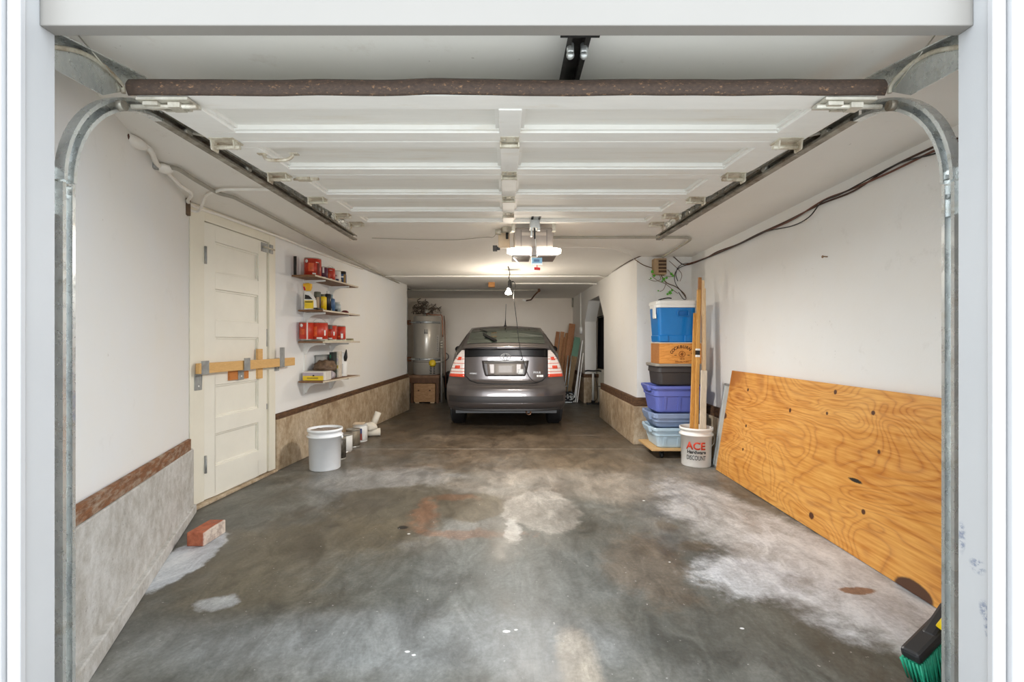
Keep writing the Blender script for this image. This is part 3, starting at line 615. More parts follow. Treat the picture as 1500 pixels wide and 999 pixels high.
pipe('cable', 'black cable dropping below the brown ones on the right wall', 'cable', [rw(1402, 214, .03), rw(1366, 226, .03), rw(1320, 238, .03), rw(1280, 258, .03), rw(1232, 284, .03), rw(1204, 296, .03), rw(1185, 318, .03), rw(1160, 331, .03), rw(1120, 340, .03), rw(1080, 359, .03), rw(1050, 372, .03), rw(1020, 384, .03), bw(1003, 389, .04), bw(993, 394, .04), bw(988, 404, .04), bw(990, 416, .04), bw(998, 427, .04), bw(1005, 437, .03), bw(1001, 438, .03), bw(994, 428, .03)], .004, M_WIREB)
pipe('cable', 'black cable drooping round the corner above the plant sprig', 'cable', [bw(1025, 378, .02), bw(1012, 385, .02), bw(1003, 386, .02), bw(994, 391, .02), bw(990, 402, .02), bw(993, 412, .02)], .004, M_WIREB)
t = thing('wall_outlet', 'round white outlet with a conduit rising above it beyond the arch', 'outlet', (1.55, 9.72, 1.44))
MB().lathe([(0, 0), (.075, 0), (.075, .03), (.06, .045), (0, .045)], (1.549, 9.72, 1.44), 20, Matrix.Rotation(R_(-90), 4, 'Y')).build('cover', M_WHITE, t)
MB().tube([(1.53, 9.72, 1.49), (1.53, 9.72, 2.215)], .014, 8).build('riser', M_CONDW, t)
tag(MB().tube([(1.53, 10.9, 2.0), (1.53, 10.9, 2.215)], .02, 8).build('corner_pipe', M_CONDG), 'short grey pipe stub in the far right ceiling corner', 'pipe')
p = rw(1212, 376, 0); tag(MB().cyl(p, p+Vector((-.03, 0, .002)), .004, n=8).cyl(p+Vector((-.03, 0, 0)), p+Vector((-.034, 0, 0)), .009, n=10).build('nail', mat('rusty nail', (140, 112, 84), .7)), 'rusty nail sticking out of the bare right wall', 'nail')
# hanging bulb over the car
BX, BY = .045, 6.6
hb = thing('hanging_bulb', 'lit bulb in a black socket hanging over the car', 'lamp', (BX, BY, 2.22))
MB().tube(smooth_path([(.02, 6.3, 2.215), (.035, 6.45, 2.19), (BX, BY, 2.16), (BX-.012, BY, 2.10), (BX+.006, BY, 2.07)], 5), .006, 8).build('cord', M_WIREB, hb)
MB().lathe([(0, .075), (.016, .07), (.026, .045), (.028, 0), (.024, -.045), (.02, -.055), (0, -.055)], (BX, BY, 2.005), 16).tube([(BX+.026, BY, 2.05), (BX+.05, BY, 2.055)], .008, 8).build('socket', M_BLACK, hb)
MB().lathe([(0, .0), (.014, -.002), (.02, -.02), (.034, -.045), (.045, -.066), (.046, -.078), (.03, -.088), (0, -.09)], (BX-.018, BY-.01, 1.96), 20).build('bulb', glow('lit bulb', (255, 244, 224), BULB_GLOW), hb)

ld = bpy.data.lights.new('bulb_lamp', 'POINT'); ld.energy = BULB_W; ld.color = (1, .88, .74); ld.shadow_soft_size = .045
lo_ = bpy.data.objects.new('bulb_lamp', ld); COL.objects.link(lo_); lo_.location = (BX-.018, BY-.01, 1.865); link(lo_, hb)
# ------------------------------------------------------------------ the car, nose to the back wall (own axes: y forward from the rear bumper)
CARX, CARY = -.005, 6.42
car = thing('car', 'dark grey hatchback car parked nose-in towards the back wall', 'car', (0, 0, 0))
M_CAR = mat('dark grey metallic paint', (92, 86, 84), .28, .55, var=.02, coat=.6, scale=60)
M_GLASS = mat('tinted car glass', (44, 50, 44), .06, var=.02, spec=.8, coat=.5)
M_GLOSS = mat('gloss black panel', (14, 13, 13), .3, var=.02, spec=.3)
M_TIRE = mat('tyre rubber', (40, 39, 38), .8, var=.15, bump=.2); M_CHROME = galv('chrome', (150, 148, 145), (176, 174, 170), .4, .7)
def interp(tab, y):
    for i in range(len(tab)-1):
        if y <= tab[i+1][0]: break
    a, b_ = tab[i], tab[i+1]; t = min(1, max(0, (y-a[0])/(b_[0]-a[0]))); t = t*t*(3-2*t)*.35+t*.65
    return [p+(q-p)*t for p, q in zip(a[1:], b_[1:])]
ST_ = [  # y, belt z, belt w, shoulder w, shoulder z, top z
 (0.00, 1.02, .69, .60, 1.115, 1.125), (.12, 1.03, .715, .598, 1.165, 1.185), (.30, 1.03, .745, .592, 1.225, 1.250), (.75, 1.00, .79, .575, 1.350, 1.385),
 (1.3, .98, .81, .56, 1.435, 1.465), (1.9, .96, .815, .55, 1.455, 1.487), (2.5, .94, .815, .555, 1.42, 1.455), (3.0, .93, .81, .62, 1.24, 1.275),
 (3.5, .91, .84, .69, .98, 1.005), (4.0, .84, .81, .66, .86, .885), (4.35, .70, .73, .55, .74, .76), (4.43, .62, .62, .45, .66, .67)]
AXR, AXF, RW = .75, 3.45, .315
def zbot(y):
    z = .26
    for a in (AXR, AXF):
        d = abs(y-a)
        if d < .36: z = max(z, .31+math.sqrt(.36**2-d*d))
    return z
def rear_y(x, z):
    c = .20*(min(abs(x), .86)/.80)**4
    if z < .60: base = .0+.03*(1-min(1, (z-.26)/.12))**2 if z < .38 else 0
    elif z < .68: base = .055*(z-.60)/.08
    elif z < 1.0: base = .055+.01*(z-.68)/.32
    else: base = .065+.02*(z-1.0)/.12
    return base+c
def rear_w(z):
    t = [(.26, .78), (.32, .81), (.45, .83), (.62, .83), (.72, .817), (.80, .797), (.88, .770), (.95, .738), (1.03, .685), (1.125, .60)]
    for (a, p), (b_, q) in zip(t, t[1:]):
        if z <= b_: return p+(q-p)*(z-a)/(b_-a)
    return t[-1][1]
def shell(u, y):                     # u 0..1: sill -> belt (0-.45) -> shoulder (.45-.8) -> roof centre (.8-1); right half
    bz, bw, sw, sz, tz = interp(ST_, y); zb_ = zbot(y); fade = max(0, 1-y/.7)
    if u < .45:
        t = u/.45; z = zb_+(bz-zb_)*t; zn = .26+(bz-.26)*(z-.26)/(bz-.26)
        w = bw-.035*max(0, (.45-z)/.2)**1.5 + (.05 if y < 3.2 else .02)*math.sin(math.pi*min(1, max(0, (z-.3)/(bz-.3))))
        w = w*(1-fade)+rear_w(min(1.125, z))*fade if fade > 0 else w
    elif u < .8:
        t = (u-.45)/.35; w = bw+(sw-bw)*(t**1.15); z = bz+(sz-bz)*t
    else:
        t = (u-.8)/.2; w = sw*(1-t); z = sz+(tz-sz)*math.sin(t*math.pi/2)
    yy = y+rear_y(w, min(z, 1.12))*fade
    return Vector((w, yy, z))
CT = Matrix.Translation((CARX, CARY, 0))
yy_ = [i*.05 for i in range(int(4.43/.05)+1)]+[4.43]
b = MB(); NU = 30
for s in (-1, 1):
    def f(a, c, s=s):
        p = shell(a, c*4.43); return Vector((s*p.x, p.y, p.z))
    b.grid(f, NU, 92)
def rearf(a, c):
    z = .26+(1.125-.26)*c; x = (2*a-1)*rear_w(z); return Vector((x, rear_y(x, z), z))
b.grid(rearf, 40, 40)
b.grid(lambda a, c: Vector(((2*a-1)*.62, 4.43, .26+.41*c)), 4, 4)
body = b.xf(CT).build('body', M_CAR, car)
MB().box((-.70, .12, .22), (.70, 4.3, .40), CT).build('underbody', M_BLACK, car)
def rpatch(name, fn, m, parent, nu=14, nv=10, off=.004, th=.006):  # a panel lying on the rear face; fn(a, c) -> (x, z)
    b = MB()
    def g(a, c):
        x, z = fn(a, c); return Vector((x, rear_y(x, z)-off, z))
    b.grid(g, nu, nv); return b.xf(CT).build(name, m, parent, solid=th)
def rline(pts, off=.003): return [CT @ Vector((x, rear_y(x, z)-off, z)) for x, z in pts]
# bumper, with its darker middle band
def bumpf(z0, z1, out):
    b = MB()
    def g(a, c):
        z = z0+(z1-z0)*c; x = (2*a-1)*(rear_w(z)+.004); return Vector((x, rear_y(x, z)-out*math.sin(math.pi*min(1, max(.0, c)))**.5-.004, z))
    b.grid(g, 40, 10); return b.xf(CT)
bm_ = bumpf(.29, .62, .05).build('rear_bumper', M_CAR, car)
b = MB(); b.grid(lambda a, c: Vector(((2*a-1)*.80, rear_y((2*a-1)*.80, .42)-.054-.004*math.sin(math.pi*c), .385+.085*c)), 40, 4); b.xf(CT).build('bumper_recess', mat('shadow grey trim', (52, 49, 48), .5, .3), bm_)
b = MB(); b.grid(lambda a, c: Vector(((2*a-1)*.76, rear_y((2*a-1)*.76, .3)-.012, .262+.032*c)), 40, 3); b.xf(CT).build('valance', mat('valance', (48, 46, 45), .5, .2), bm_, solid=.01)
b = MB(); b.tube([CT @ Vector((x, rear_y(x, .36)-.045, .372)) for x in [i*.05-.7 for i in range(29)]], .006, 6); b.build('bumper_crease', M_CAR, bm_)
# tailgate: seam, black glass strip, recess with plate, badge
gate = MB().tube(rline([(-.575, 1.10), (-.57, .80), (-.56, .74), (-.50, .675), (-.40, .645), (-.2, .635), (0, .632), (.2, .635), (.40, .645), (.50, .675), (.56, .74), (.57, .80), (.575, 1.10)]), .0075, 6).build('tailgate_seam', M_BLACK, car)
rpatch('lower_rear_window', lambda a, c: ((2*a-1)*.57, .995+.115*c-.015*(1-abs(2*a-1)**2)*(1-c)*-1), M_GLOSS, car, 20, 6)
def rec(a, c):
    z = .735+.215*c; return ((2*a-1)*(.27+.055*c**.6)-.012, z)
lic = rpatch('licence_recess', rec, mat('recess grey', (70, 66, 64), .4, .4), car, 20, 8, .003)
def rec2(a, c): return ((2*a-1)*(.235+.02*c)-.012, .755+.165*c)
rpatch('recess_back', rec2, mat('recess lighter', (138, 130, 124), .35, .3), lic, 12, 6, .008)
rpatch('licence_plate', lambda a, c: ((2*a-1)*.155-.012, .755+.155*c), mat('blank plate', (158, 150, 142), .4), lic, 4, 4, .016)
rpatch('plate_sticker', lambda a, c: (.16+.075*a, .765+.07*c), M_WHITE, lic, 2, 2, .016)
MB().tube(rline([(-.30, .925), (0, .94), (.28, .93)], .02), .013, 8).build('handle_trim', M_CHROME, lic)
em = MB()
for rx, rz, cx, cz in ((.070, .048, -.01, 1.0), (.026, .046, -.01, 1.0), (.05, .02, -.01, 1.022)):
    em.tube([CT @ Vector((cx+rx*math.cos(t), rear_y(0, cz)-.016, cz+rz*math.sin(t))) for t in [i*2*math.pi/28 for i in range(29)]], .0055, 6, caps=False)
em.build('badge', M_CHROME, car)
text('model_lettering', 'PRIUS', .040, M_CHROME, car, CT @ Matrix.Translation((.425, rear_y(.425, .78)-.006, .785)) @ FACE @ Matrix.Scale(1, 4), .001)
text('script_lettering', 'HYBRID', .030, M_CHROME, car, CT @ Matrix.Translation((-.45, rear_y(.45, .78)-.006, .772)) @ FACE, .001)
for x in (.435, .47, .497): MB().box((x-.014, rear_y(.47, .74)-.010, .725), (x+.014, rear_y(.47, .74)+.004, .752), CT).build('sticker', M_WHITE, car)
MB().ball(tuple(CT @ Vector((.21, rear_y(.2, .97)-.006, .967))), (.012, .006, .012)).build('camera_eye', M_BLACK, car)
# spoiler
b = MB()
def spo(a, c):
    x = (2*a-1)*.592; t = c*2*math.pi; return Vector((x, .055+.17*(abs(x)/.66)**4+.075*math.cos(t), 1.148-.018*(abs(x)/.63)**2.2+.016*math.sin(t)-.03*math.cos(t)*-1*.4))
b.grid(spo, 36, 12); b.xf(CT).build('spoiler', M_CAR, car)
b = MB().box((-.13, .0, 1.118), (.13, .06, 1.134), CT); b.build('high_brake_light', mat('dark red lens', (70, 22, 22), .25), car, bevel=.003)
# tail lights: clear rows over an orange-red foot
M_CLEAR = mat('clear lens', (236, 222, 212), .12, var=.06, scale=40, coat=.4); M_REDL = mat('red lens', (226, 74, 46), .15, var=.1, scale=30, coat=.4); M_PINK = mat('rose lens', (226, 150, 134), .15, var=.15, scale=50, coat=.4)
def lx(z): return rear_w(z)-.018
for s in (-1, 1):
    def tl(z0, z1, x0f=0, x1f=1, s=s):
        def g(a, c):
            z = z0+(z1-z0)*c; a0, a1 = .578, lx(z); return (s*(a0+(a1-a0)*(x0f+(x1f-x0f)*a)), z)
        return g
    lamp = rpatch('tail_light', tl(.725, 1.09), M_CLEAR, car, 10, 14, .012, .02)
    rpatch('red_lens', tl(.722, .765), M_REDL, lamp, 8, 4, .026, .012)
    for z in (.79, .835, .905, .965): rpatch('lens_band', tl(z, z+.012), M_PINK, lamp, 8, 2, .025, .006)
    for z, r in ((.835, .5), (.955, .45)): rpatch('lens_eye', tl(z, z+.045, .35, .75), M_REDL, lamp, 4, 3, .027, .008)
    for k in range(4): rpatch('lens_rib', tl(1.0+.022*k, 1.004+.022*k), mat('lens rib', (176, 160, 150), .3), lamp, 6, 1, .025, .005)
# glass on the shell
def gpatch(name, s, u0, u1, y0, y1, m, off=.006, nu=14, nv=24, parent=None):
    def g(a, c):
        u = u0(c) + (u1(c)-u0(c))*a if callable(u0) else u0+(u1-u0)*a
        y = y0+(y1-y0)*c; e = 1e-3; p = shell(u, y); q = shell(min(1, u+e), y)-shell(u-e, y); r = shell(u, y+e)-shell(u, y-e)
        n = q.cross(r); n = -n.normalized() if n.normalized().dot(Vector((.5, 0, 1))) < 0 else n.normalized()
        p = p+n*off; return Vector((s*p.x, p.y, p.z))
    b = MB(); b.grid(g, nu, nv); return b.xf(CT).build(name, m, parent or car)
def roofpatch(name, y0, y1, m, k=.9, off=.006):
    b = MB()
    def g(a, c):
        y = y0+(y1-y0)*c; x = (2*a-1); u = .8+.2*(1-abs(x)*k); p = shell(max(.8, u), y); return Vector((math.copysign(p.x, x), p.y-.003, p.z+off))
    b.grid(g, 24, 16); return b.xf(CT).build(name, m, car)
rg = roofpatch('rear_window', .15, .98, M_GLASS, .93); roofpatch('windscreen', 2.62, 3.38, M_GLASS, .93)
for s in (-1, 1):
    for y0, y1 in ((.62, 1.28), (1.36, 2.28), (2.36, 2.95)): gpatch('side_window', s, .50, .765, y0, y1, M_GLASS)
# wiper, antenna, mirrors
def onroof(x, y, up=.012):
    u = .8+.2*(1-abs(x)/.62); p = shell(u, y); return CT @ Vector((x, p.y, p.z+up))
wp = MB().beam(onroof(-.285, .62, .02), onroof(-.40, .80, .02), .02, .01).beam(onroof(-.19, .22, .03), onroof(-.34, .55, .022), .022, .014).build('wiper_blade', M_BLACK, car)
MB().beam(onroof(-.15, .17, .03), onroof(-.30, .42, .03), .05, .03).build('wiper_arm', M_BLACK, wp)
b = MB(); p0 = onroof(-.015, 1.28, -.004); an = b.tube([p0, p0+Vector((0, .02, .03))], [.028, .012], 12).build('antenna_base', M_BLACK, car)
MB().tube([p0+Vector((0, .02, .03)), p0+Vector((.004, -.05, .12)), p0+Vector((.012, -.09, .36))], [.011, .005, .004], 8).build('antenna_rod', M_BLACK, an)
for s in (-1, 1):
    p = CT @ Vector((s*.935, 2.78, 1.06)); m_ = MB().ball(p, (.065, .05, .062), 14, 8).build('wing_mirror', M_BLACK, car)
    MB().beam(CT @ Vector((s*.84, 2.80, 1.02)), p, .05, .03).build('mirror_arm', M_BLACK, m_)
# wheels
for ax in (AXR, AXF):
    for s in (-1, 1):
        c = CT @ Vector((s*.735, ax, .0)); zc_ = .312
        RM = Matrix.Rotation(R_(90), 4, 'Y')
        prof = [(.19, -.088), (.26, -.095), (.298, -.088), (.310, -.068)]
        for g in (-.045, -.012, .020, .052): prof += [(.311, g-.016), (.302, g-.013), (.302, g-.008), (.311, g-.005)]
        prof += [(.310, .068), (.298, .088), (.26, .095), (.19, .088)]
        w = MB().lathe(prof, (c.x, c.y, zc_), 40, RM).build('wheel', M_TIRE, car)
        b = MB().lathe([(.195, -.08), (.18, -.02), (.06, .03*s), (.03, .06*s), (0, .062*s)], (c.x, c.y, zc_), 32, RM)
        for k in range(7):
            a = 2*math.pi*k/7; d = Vector((0, math.cos(a), math.sin(a))); b.beam(Vector((c.x+s*.06, c.y, zc_))+d*.03, Vector((c.x+s*.05, c.y, zc_))+d*.185, .035, .02, (0, -d.z, d.y))
        b.build('rim', M_STEEL, w)
        MB().lathe([(.352, -.1), (.352, .06), (.0, .06)], (CARX+s*.72 - s*.04, c.y, .31), 28, Matrix.Rotation(R_(90*s if s > 0 else -90), 4, 'Y') @ Matrix.Scale(-1, 4, (0, 0, 1))).build('wheel_arch_liner', M_BLACK, car)
b = MB().tube([CT @ Vector((.30, .35, .24)), CT @ Vector((.30, .10, .245)), CT @ Vector((.315, .045, .235))], .032, 14, caps=False); b.build('exhaust_pipe', galv('warm steel', (150, 112, 88), (196, 158, 128), .35, .8), car, solid=.003)
# charging cable from the bulb socket down to the tailgate seam
pipe('cable', 'thin black cord hanging from the bulb socket down onto the car tailgate', 'cable', [(BX+.05, BY, 2.055), (BX+.075, 6.55, 2.0), (.10, 6.5, 1.83), (.125, 6.42, 1.60), (.15, 6.39, 1.38), (.165, 6.37, 1.22), (.20, 6.36, 1.05), (.245, 6.37, .90), (.29, 6.385, .77), (.345, 6.40, .69), (.40, 6.43, .66), (.45, 6.45, .665)], .0045, M_WIREB)

# ------------------------------------------------------------------ water heater in the left rear recess
HX, HY, HR = -1.605, 9.50, .268
wh = thing('water_heater', 'tall grey water heater on a brown wooden stand behind the left wall end', 'water heater', (HX, HY, .54))
M_TANK = mat('tank enamel', (186, 178, 164), .3, .2, var=.03, coat=.3)
MB().lathe([(0, .55), (HR-.02, .55), (HR, .565), (HR, 1.695), (HR-.012, 1.71), (HR-.02, 1.715), (0, 1.725)], (HX, HY, 0), 48).build('tank', M_TANK, wh)
for z in (.86, 1.59): 
    st = MB().lathe([(HR+.001, z-.022), (HR+.006, z-.022), (HR+.006, z+.022), (HR+.001, z+.022)], (HX, HY, 0), 48).build('strap', M_STEEL, wh)
    MB().box((HX-HR-.10, HY-.16, z-.045), (HX-HR-.03, HY-.09, z+.045)).build('strap_block', mat('strap block', (112, 70, 44), .8, var=.2), st)
    MB().tube([(HX-HR-.07, HY-.162, z), (HX-HR*.8, HY-HR*.62, z)], .012, 8).build('strap_end', M_STEEL, st)
MB().lathe([(HR+.001, .80), (HR+.003, .80), (HR+.003, .815), (HR+.001, .815)], (HX, HY, 0), 48).build('band', mat('dark band', (110, 100, 88), .5), wh)
def ontank(a, z, r=.004): return Vector((HX+(HR+r)*math.sin(a), HY-(HR+r)*math.cos(a), z))
def tlabel(name, a0, a1, z0, z1, m, parent=wh):
    b = MB(); b.grid(lambda u, v: ontank(a0+(a1-a0)*u, z0+(z1-z0)*v, .0025), 6, 2); return b.build(name, m, parent)
M_BLK2 = mat('printed black', (40, 36, 34), .5)
b = MB()
for a, w_, z0, z1 in ((-.02, .10, 1.36, 1.40), (-.0, .05, 1.40, 1.45), (.12, .09, 1.36, 1.39), (.14, .05, 1.39, 1.45)): b.grid(lambda u, v, a=a, w_=w_, z0=z0, z1=z1: ontank(a+w_*u, z0+(z1-z0)*v, .003), 3, 2)
b.build('emblem', M_BLK2, wh)
warn = tlabel('warning_label', .95, 1.25, 1.0, 1.33, mat('label paper', (196, 190, 180), .6))
for k in range(8): tlabel('label_print', .98, 1.10, 1.02+.038*k, 1.035+.038*k, M_BLK2, warn)
for c_, a in ((0, .36), (1, .62)):
    for k in range(6): tlabel('rating_mark', a+.02*(k % 2), a+.17, .575+.032*k, .592+.032*k, M_BLK2)
b = MB().lathe([(0, 0), (.055, .0), (.07, .02), (.07, .06), (.04, .09), (0, .09)], ontank(.62, .77, -.01), 16, Matrix.Rotation(R_(70), 4, 'X')); v = b.build('gas_valve', mat('yellow valve', (232, 196, 44), .4), wh)
MB().tube([ontank(.62, .80, .05), ontank(.95, .81, .10), ontank(1.15, .81, .12)], .012, 8).build('gas_line', M_HINGE, v)
MB().tube([(HX, HY, 1.71), (HX, HY, 1.80), (HX-.02, HY+.05, 1.9), (HX-.1, HY+.3, 2.0), (HX-.2, HY+.8, 2.05)], .05, 14).build('flue', M_STEELD, wh)
MB().lathe([(.09, 0), (.07, .05), (.05, .07)], (HX, HY, 1.72), 16).build('draft_hood', M_STEELD, wh)
MB().tube(smooth_path([(HX+.02, HY-.1, 1.72), (HX+.02, HY-.12, 1.77), (HX+.10, HY-.12, 1.745), (HX+.24, HY-.1, 1.74), (HX+.31, HY-.1, 1.73), (HX+.325, HY-.1, 1.60), (HX+.335, HY-.1, 1.3)], 4), .011, 8).build('copper_pipe', mat('copper', (142, 94, 70), .4, .7), wh)
dr = MB().tube([(HX+.31, HY-.12, .0), (HX+.31, HY-.12, 1.22)], .021, 14).build('drain_pipe', galv('dull pipe', (146, 140, 130), (176, 170, 160), .5, .5), wh)
for z in (1.10, 1.15, 1.20): MB().cyl((HX+.31, HY-.12, z-.012), (HX+.31, HY-.12, z+.012), .032, n=14).build('coupling', mat('coupling', (206, 198, 180), .4, .3), dr)
MB().tube([(HX+.38, HY-.02, .28), (HX+.375, HY-.02, .9), (HX+.36, HY-.02, 1.6), (HX+.33, HY+.1, 1.73)], .009, 8).build('copper_riser', mat('copper', (142, 94, 70), .4, .7), wh)
MB().tube(smooth_path([(HX+.38, HY, .83), (HX+.43, HY, .88), (HX+.42, HY, .95), (HX+.37, HY, .98)], 4), .01, 8).build('flex_hose', M_WIREB, wh)
sd = thing('heater_stand', 'dark brown wooden stand carrying the grey water heater', 'stand', (HX, HY, 0))
M_STAND = mat('dark stand wood', (104, 72, 48), .75, var=.25, stretch=(6, 1, 1), scale=8)
MB().box((HX-.30, HY-.30, .50), (HX+.29, HY+.30, .549)).build('top', mat('stand top', (132, 98, 72), .75, var=.2), sd)
MB().box((HX-.29, HY-.285, .40), (HX+.28, HY-.25, .499)).build('apron', M_STAND, sd)
for x in (-.275, .225):
    for y in (-.24, .24): MB().box((HX+x, HY+y-.03, 0), (HX+x+.05, HY+y+.03, .499)).build('leg', M_STAND, sd)
bx = thing('wooden_crate', 'pale wooden box pushed under the water heater stand', 'crate', (HX, HY, 0))
M_PBOX = wood('pale box wood', (166, 120, 78), (196, 152, 106), (1, 1, 3), 6, .7, 5)
MB().box((HX-.215, HY-.27, .025), (HX+.205, HY+.15, .385)).build('body', M_PBOX, bx, bevel=.004)
for x in (-.19, .11): MB().box((HX+x, HY-.262, 0), (HX+x+.08, HY+.12, .0245)).build('skid', mat('skid', (206, 176, 136), .7), bx)
for x in (-.12, .10): MB().cyl((HX+x, HY-.275, .25), (HX+x, HY-.27, .25), .018, n=12).build('knot', M_STAND, bx)
b = MB(); rnd = random.Random(3)
for k in range(34):
    p = Vector((HX-.22+rnd.random()*.4, HY-.15+rnd.random()*.25, 1.79+rnd.random()*.10)); pts = [p]
    for j in range(5): p = p+Vector((rnd.uniform(-.10, .10), rnd.uniform(-.07, .07), rnd.uniform(-.055, .075))); p.z = min(2.19, max(1.77, p.z)); p.x = max(HX-.28, min(HX+.27-max(0, p.z-1.95)*1.0, p.x)); p.y = max(HY-.2, p.y); pts.append(p.copy())
    b.tube(smooth_path(pts, 3), rnd.uniform(.004, .012), 5)
o = tag(b.build('pipe_tangle', mat('twig brown', (92, 78, 64), .8, var=.5, scale=30), None), 'tangled heap of brown pipes and wires on top of the water heater', 'tangle'); o['kind'] = 'stuff'
tag(MB().box((-2.28, 8.45, 1.0), (-2.0, 9.15, 1.86)).build('panel_board', mat('dark board', (70, 60, 50), .8, var=.2), bevel=.004), 'dark board standing in the gap between the left wall end and the water heater', 'board')
t = thing('plastic_tub', 'black tub on the floor between the water heater and the car', 'tub', (-1.12, 9.9, 0))
MB().lathe([(0, 0), (.17, 0), (.21, .45), (.225, .46), (.225, .49), (.20, .49), (.165, .03), (0, .03)], (-1.12, 9.9, 0), 24).build('body', M_BLACK, t)
b = MB()
for k in range(5): b.ball((-1.12+.1*math.cos(k*1.3), 9.9+.1*math.sin(k*1.3), .52), (.09, .09, .07), 10, 6)
b.build('bag', mat('dark bag', (40, 34, 32), .6, var=.3, bump=.5), t)
# ------------------------------------------------------------------ shelves on the left wall
dW = Vector((.107, 1, 0)).normalized(); nW = Vector((dW.y, -dW.x, 0)); aW = math.atan2(dW.y, dW.x)
def SH(y, d, z): return Vector((XLF(4.8), 4.8, 0))+dW*((y-4.8)/dW.y)+nW*d+Vector((0, 0, z))     # y along the wall, d out of the wall
def wallbox(b, y0, y1, d0, d1, z0, z1):
    q = lambda z: [SH(y0, d0, z), SH(y0, d1, z), SH(y1, d1, z), SH(y1, d0, z)]
    return b.hexa(q(z0), q(z1))
M_SHB = wood('brown shelf board', (112, 78, 50), (146, 108, 74), (2, 1, 20), 6, .6, 5); M_SHW = mat('worn white shelf edge', (206, 194, 174), .55, var=.12, scale=30)
shelf_z = [1.862, 1.522, 1.200, .792]
names = ['top', 'second', 'third', 'lowest']
for i, (y, nm) in enumerate(((4.96, 'nearer the cream door'), (5.52, 'further from the cream door'))):
    t = thing('shelf_standard', f'white slotted shelf standard on the left wall, {nm}', 'shelf bracket', SH(y, 0, .62), 'shelf standards')
    wallbox(MB(), y-.012, y+.012, .001, .014, .66, 2.05).build('upright', M_WHITE, t)
    for z in shelf_z:
        prof = [(.014, -.002), (.235, -.002), (.235, -.018), (.13, -.024), (.075, -.045), (.045, -.085), (.03, -.12), (.014, -.12)]
        b = MB(); n_ = len(prof); vs = [SH(y+e, d, z+h) for e in (-.006, .006) for d, h in prof]
        b.add(vs, [tuple(range(n_))[::-1], tuple(range(n_, 2*n_))]+[(k, (k+1) % n_, n_+(k+1) % n_, n_+k) for k in range(n_)])
        b.build('bracket', M_WHITE, t)
for i, z in enumerate(shelf_z):
    y0 = 4.70 if i == 0 else 4.82; dd = .26 if i == 0 else .28
    t = thing('shelf_board', f'{names[i]} brown wooden board of the four shelves on the left wall', 'shelf', SH(5.2, 0, z), 'shelf boards on the left wall')
    wallbox(MB(), y0, 5.72, .016, dd, z, z+.018).build('board', M_SHB, t, bevel=.002)
    wallbox(MB(), y0+.002, 5.718, dd+.0005, dd+.003, z+.001, z+.017).build('front_edge', M_SHW, t)
def shY(px, d=.14):                                       # wall distance along for a picture column at depth d from the wall
    k = (px-CX)/FPX; a = SH(4.8, d, 0); return (a.x-.107*4.8)/(k-.107)
T = .019
M_RED = mat('red label', (190, 52, 30), .4, var=.25, scale=18, coat=.2); M_TIN = galv('tin', (170, 168, 162), (206, 204, 198), .35, .8)
def can(name, label, px, d, z, r, h, m, group, bands=(), handle=False, lid=M_TIN, cat='paint can', spot=False):
    c = SH(shY(px, d), d, z); t = thing(name, label, cat, c, group)
    MB().lathe([(0, 0), (r, 0), (r, .004), (r-.002, .006), (r-.002, h-.006), (r, h-.004), (r, h), (r-.008, h), (r-.01, h-.006), (0, h-.006)], c, 28).build('tin', lid, t)
    w = MB().lathe([(r-.0015, .010), (r+.001, .011), (r+.001, h-.011), (r-.0015, h-.010)], c, 28).build('wrapper', m, t)
    for a0, a1, z0, z1, mm in bands:
        b = MB(); b.grid(lambda u, v: c+Vector(((r+.0025)*math.sin(a0+(a1-a0)*u), -(r+.0025)*math.cos(a0+(a1-a0)*u), z0*h+(z1-z0)*h*v)), 8, 2); b.build('label_print', mm, w)
    if spot:
        a = -.35; p = c+Vector(((r+.003)*math.sin(a), -(r+.003)*math.cos(a), h*.80)); MB().lathe([(0, 0), (.017, 0), (.017, .002), (0, .002)], p, 16, Matrix.Rotation(a, 4, 'Z') @ Matrix.Rotation(R_(90), 4, 'X')).build('round_seal', M_WHITE, w)
    if handle:
        MB().tube([c+Vector((r*math.cos(t_)*.98, 0, h*.75+r*1.05*math.sin(t_))) for t_ in [i*math.pi/14 for i in range(15)]], .002, 6).build('bail_handle', M_STEEL, t)
    return t
M_ORG = mat('orange flame print', (214, 92, 44), .4, var=.3, scale=30); M_DKR = mat('dark red print', (112, 30, 20), .4, var=.2); M_LAV = mat('plum label', (84, 34, 62), .45, var=.2)
G1, G2, G3, G4 = 'cans on the top shelf', 'bottles on the second shelf', 'red cans on the third shelf', 'things on the lowest shelf'
z = shelf_z[0]+T
c = SH(shY(445, .13), .13, z); t = thing('thin_book', 'thin black-and-white book upright at the near end of the top shelf', 'book', c)
wallbox(MB(), shY(445, .13)-.012, shY(445, .13)+.0, .035, .062, z, z+.185).build('cover', M_BLACK, t); wallbox(MB(), shY(445, .13)+.001, shY(445, .13)+.012, .038, .060, z+.003, z+.182).build('pages', M_WHITE, t)
can('paint_can', 'largest red gallon paint can on the top shelf', 459, .14, z, .083, .190, M_RED, G1, [(-.1, .5, .25, .7, M_ORG), (.35, .75, .10, .17, M_WHITE), (.75, 1.1, .72, .76, M_WHITE), (.9, 1.3, .1, .75, M_DKR)], spot=True)
can('paint_can', 'plum quart can between the two red cans on the top shelf', 474, .14, z, .05, .135, M_LAV, G1, [(.25, .6, .5, .95, M_WHITE), (-.2, .9, .0, .18, M_WHITE)])
can('paint_can', 'small red quart can with a raised wire handle on the top shelf', 484, .15, z, .054, .148, M_RED, G1, [(-.1, .4, .2, .6, M_ORG), (.4, .8, .08, .16, M_WHITE), (.3, .8, .76, .8, M_WHITE)], handle=True)
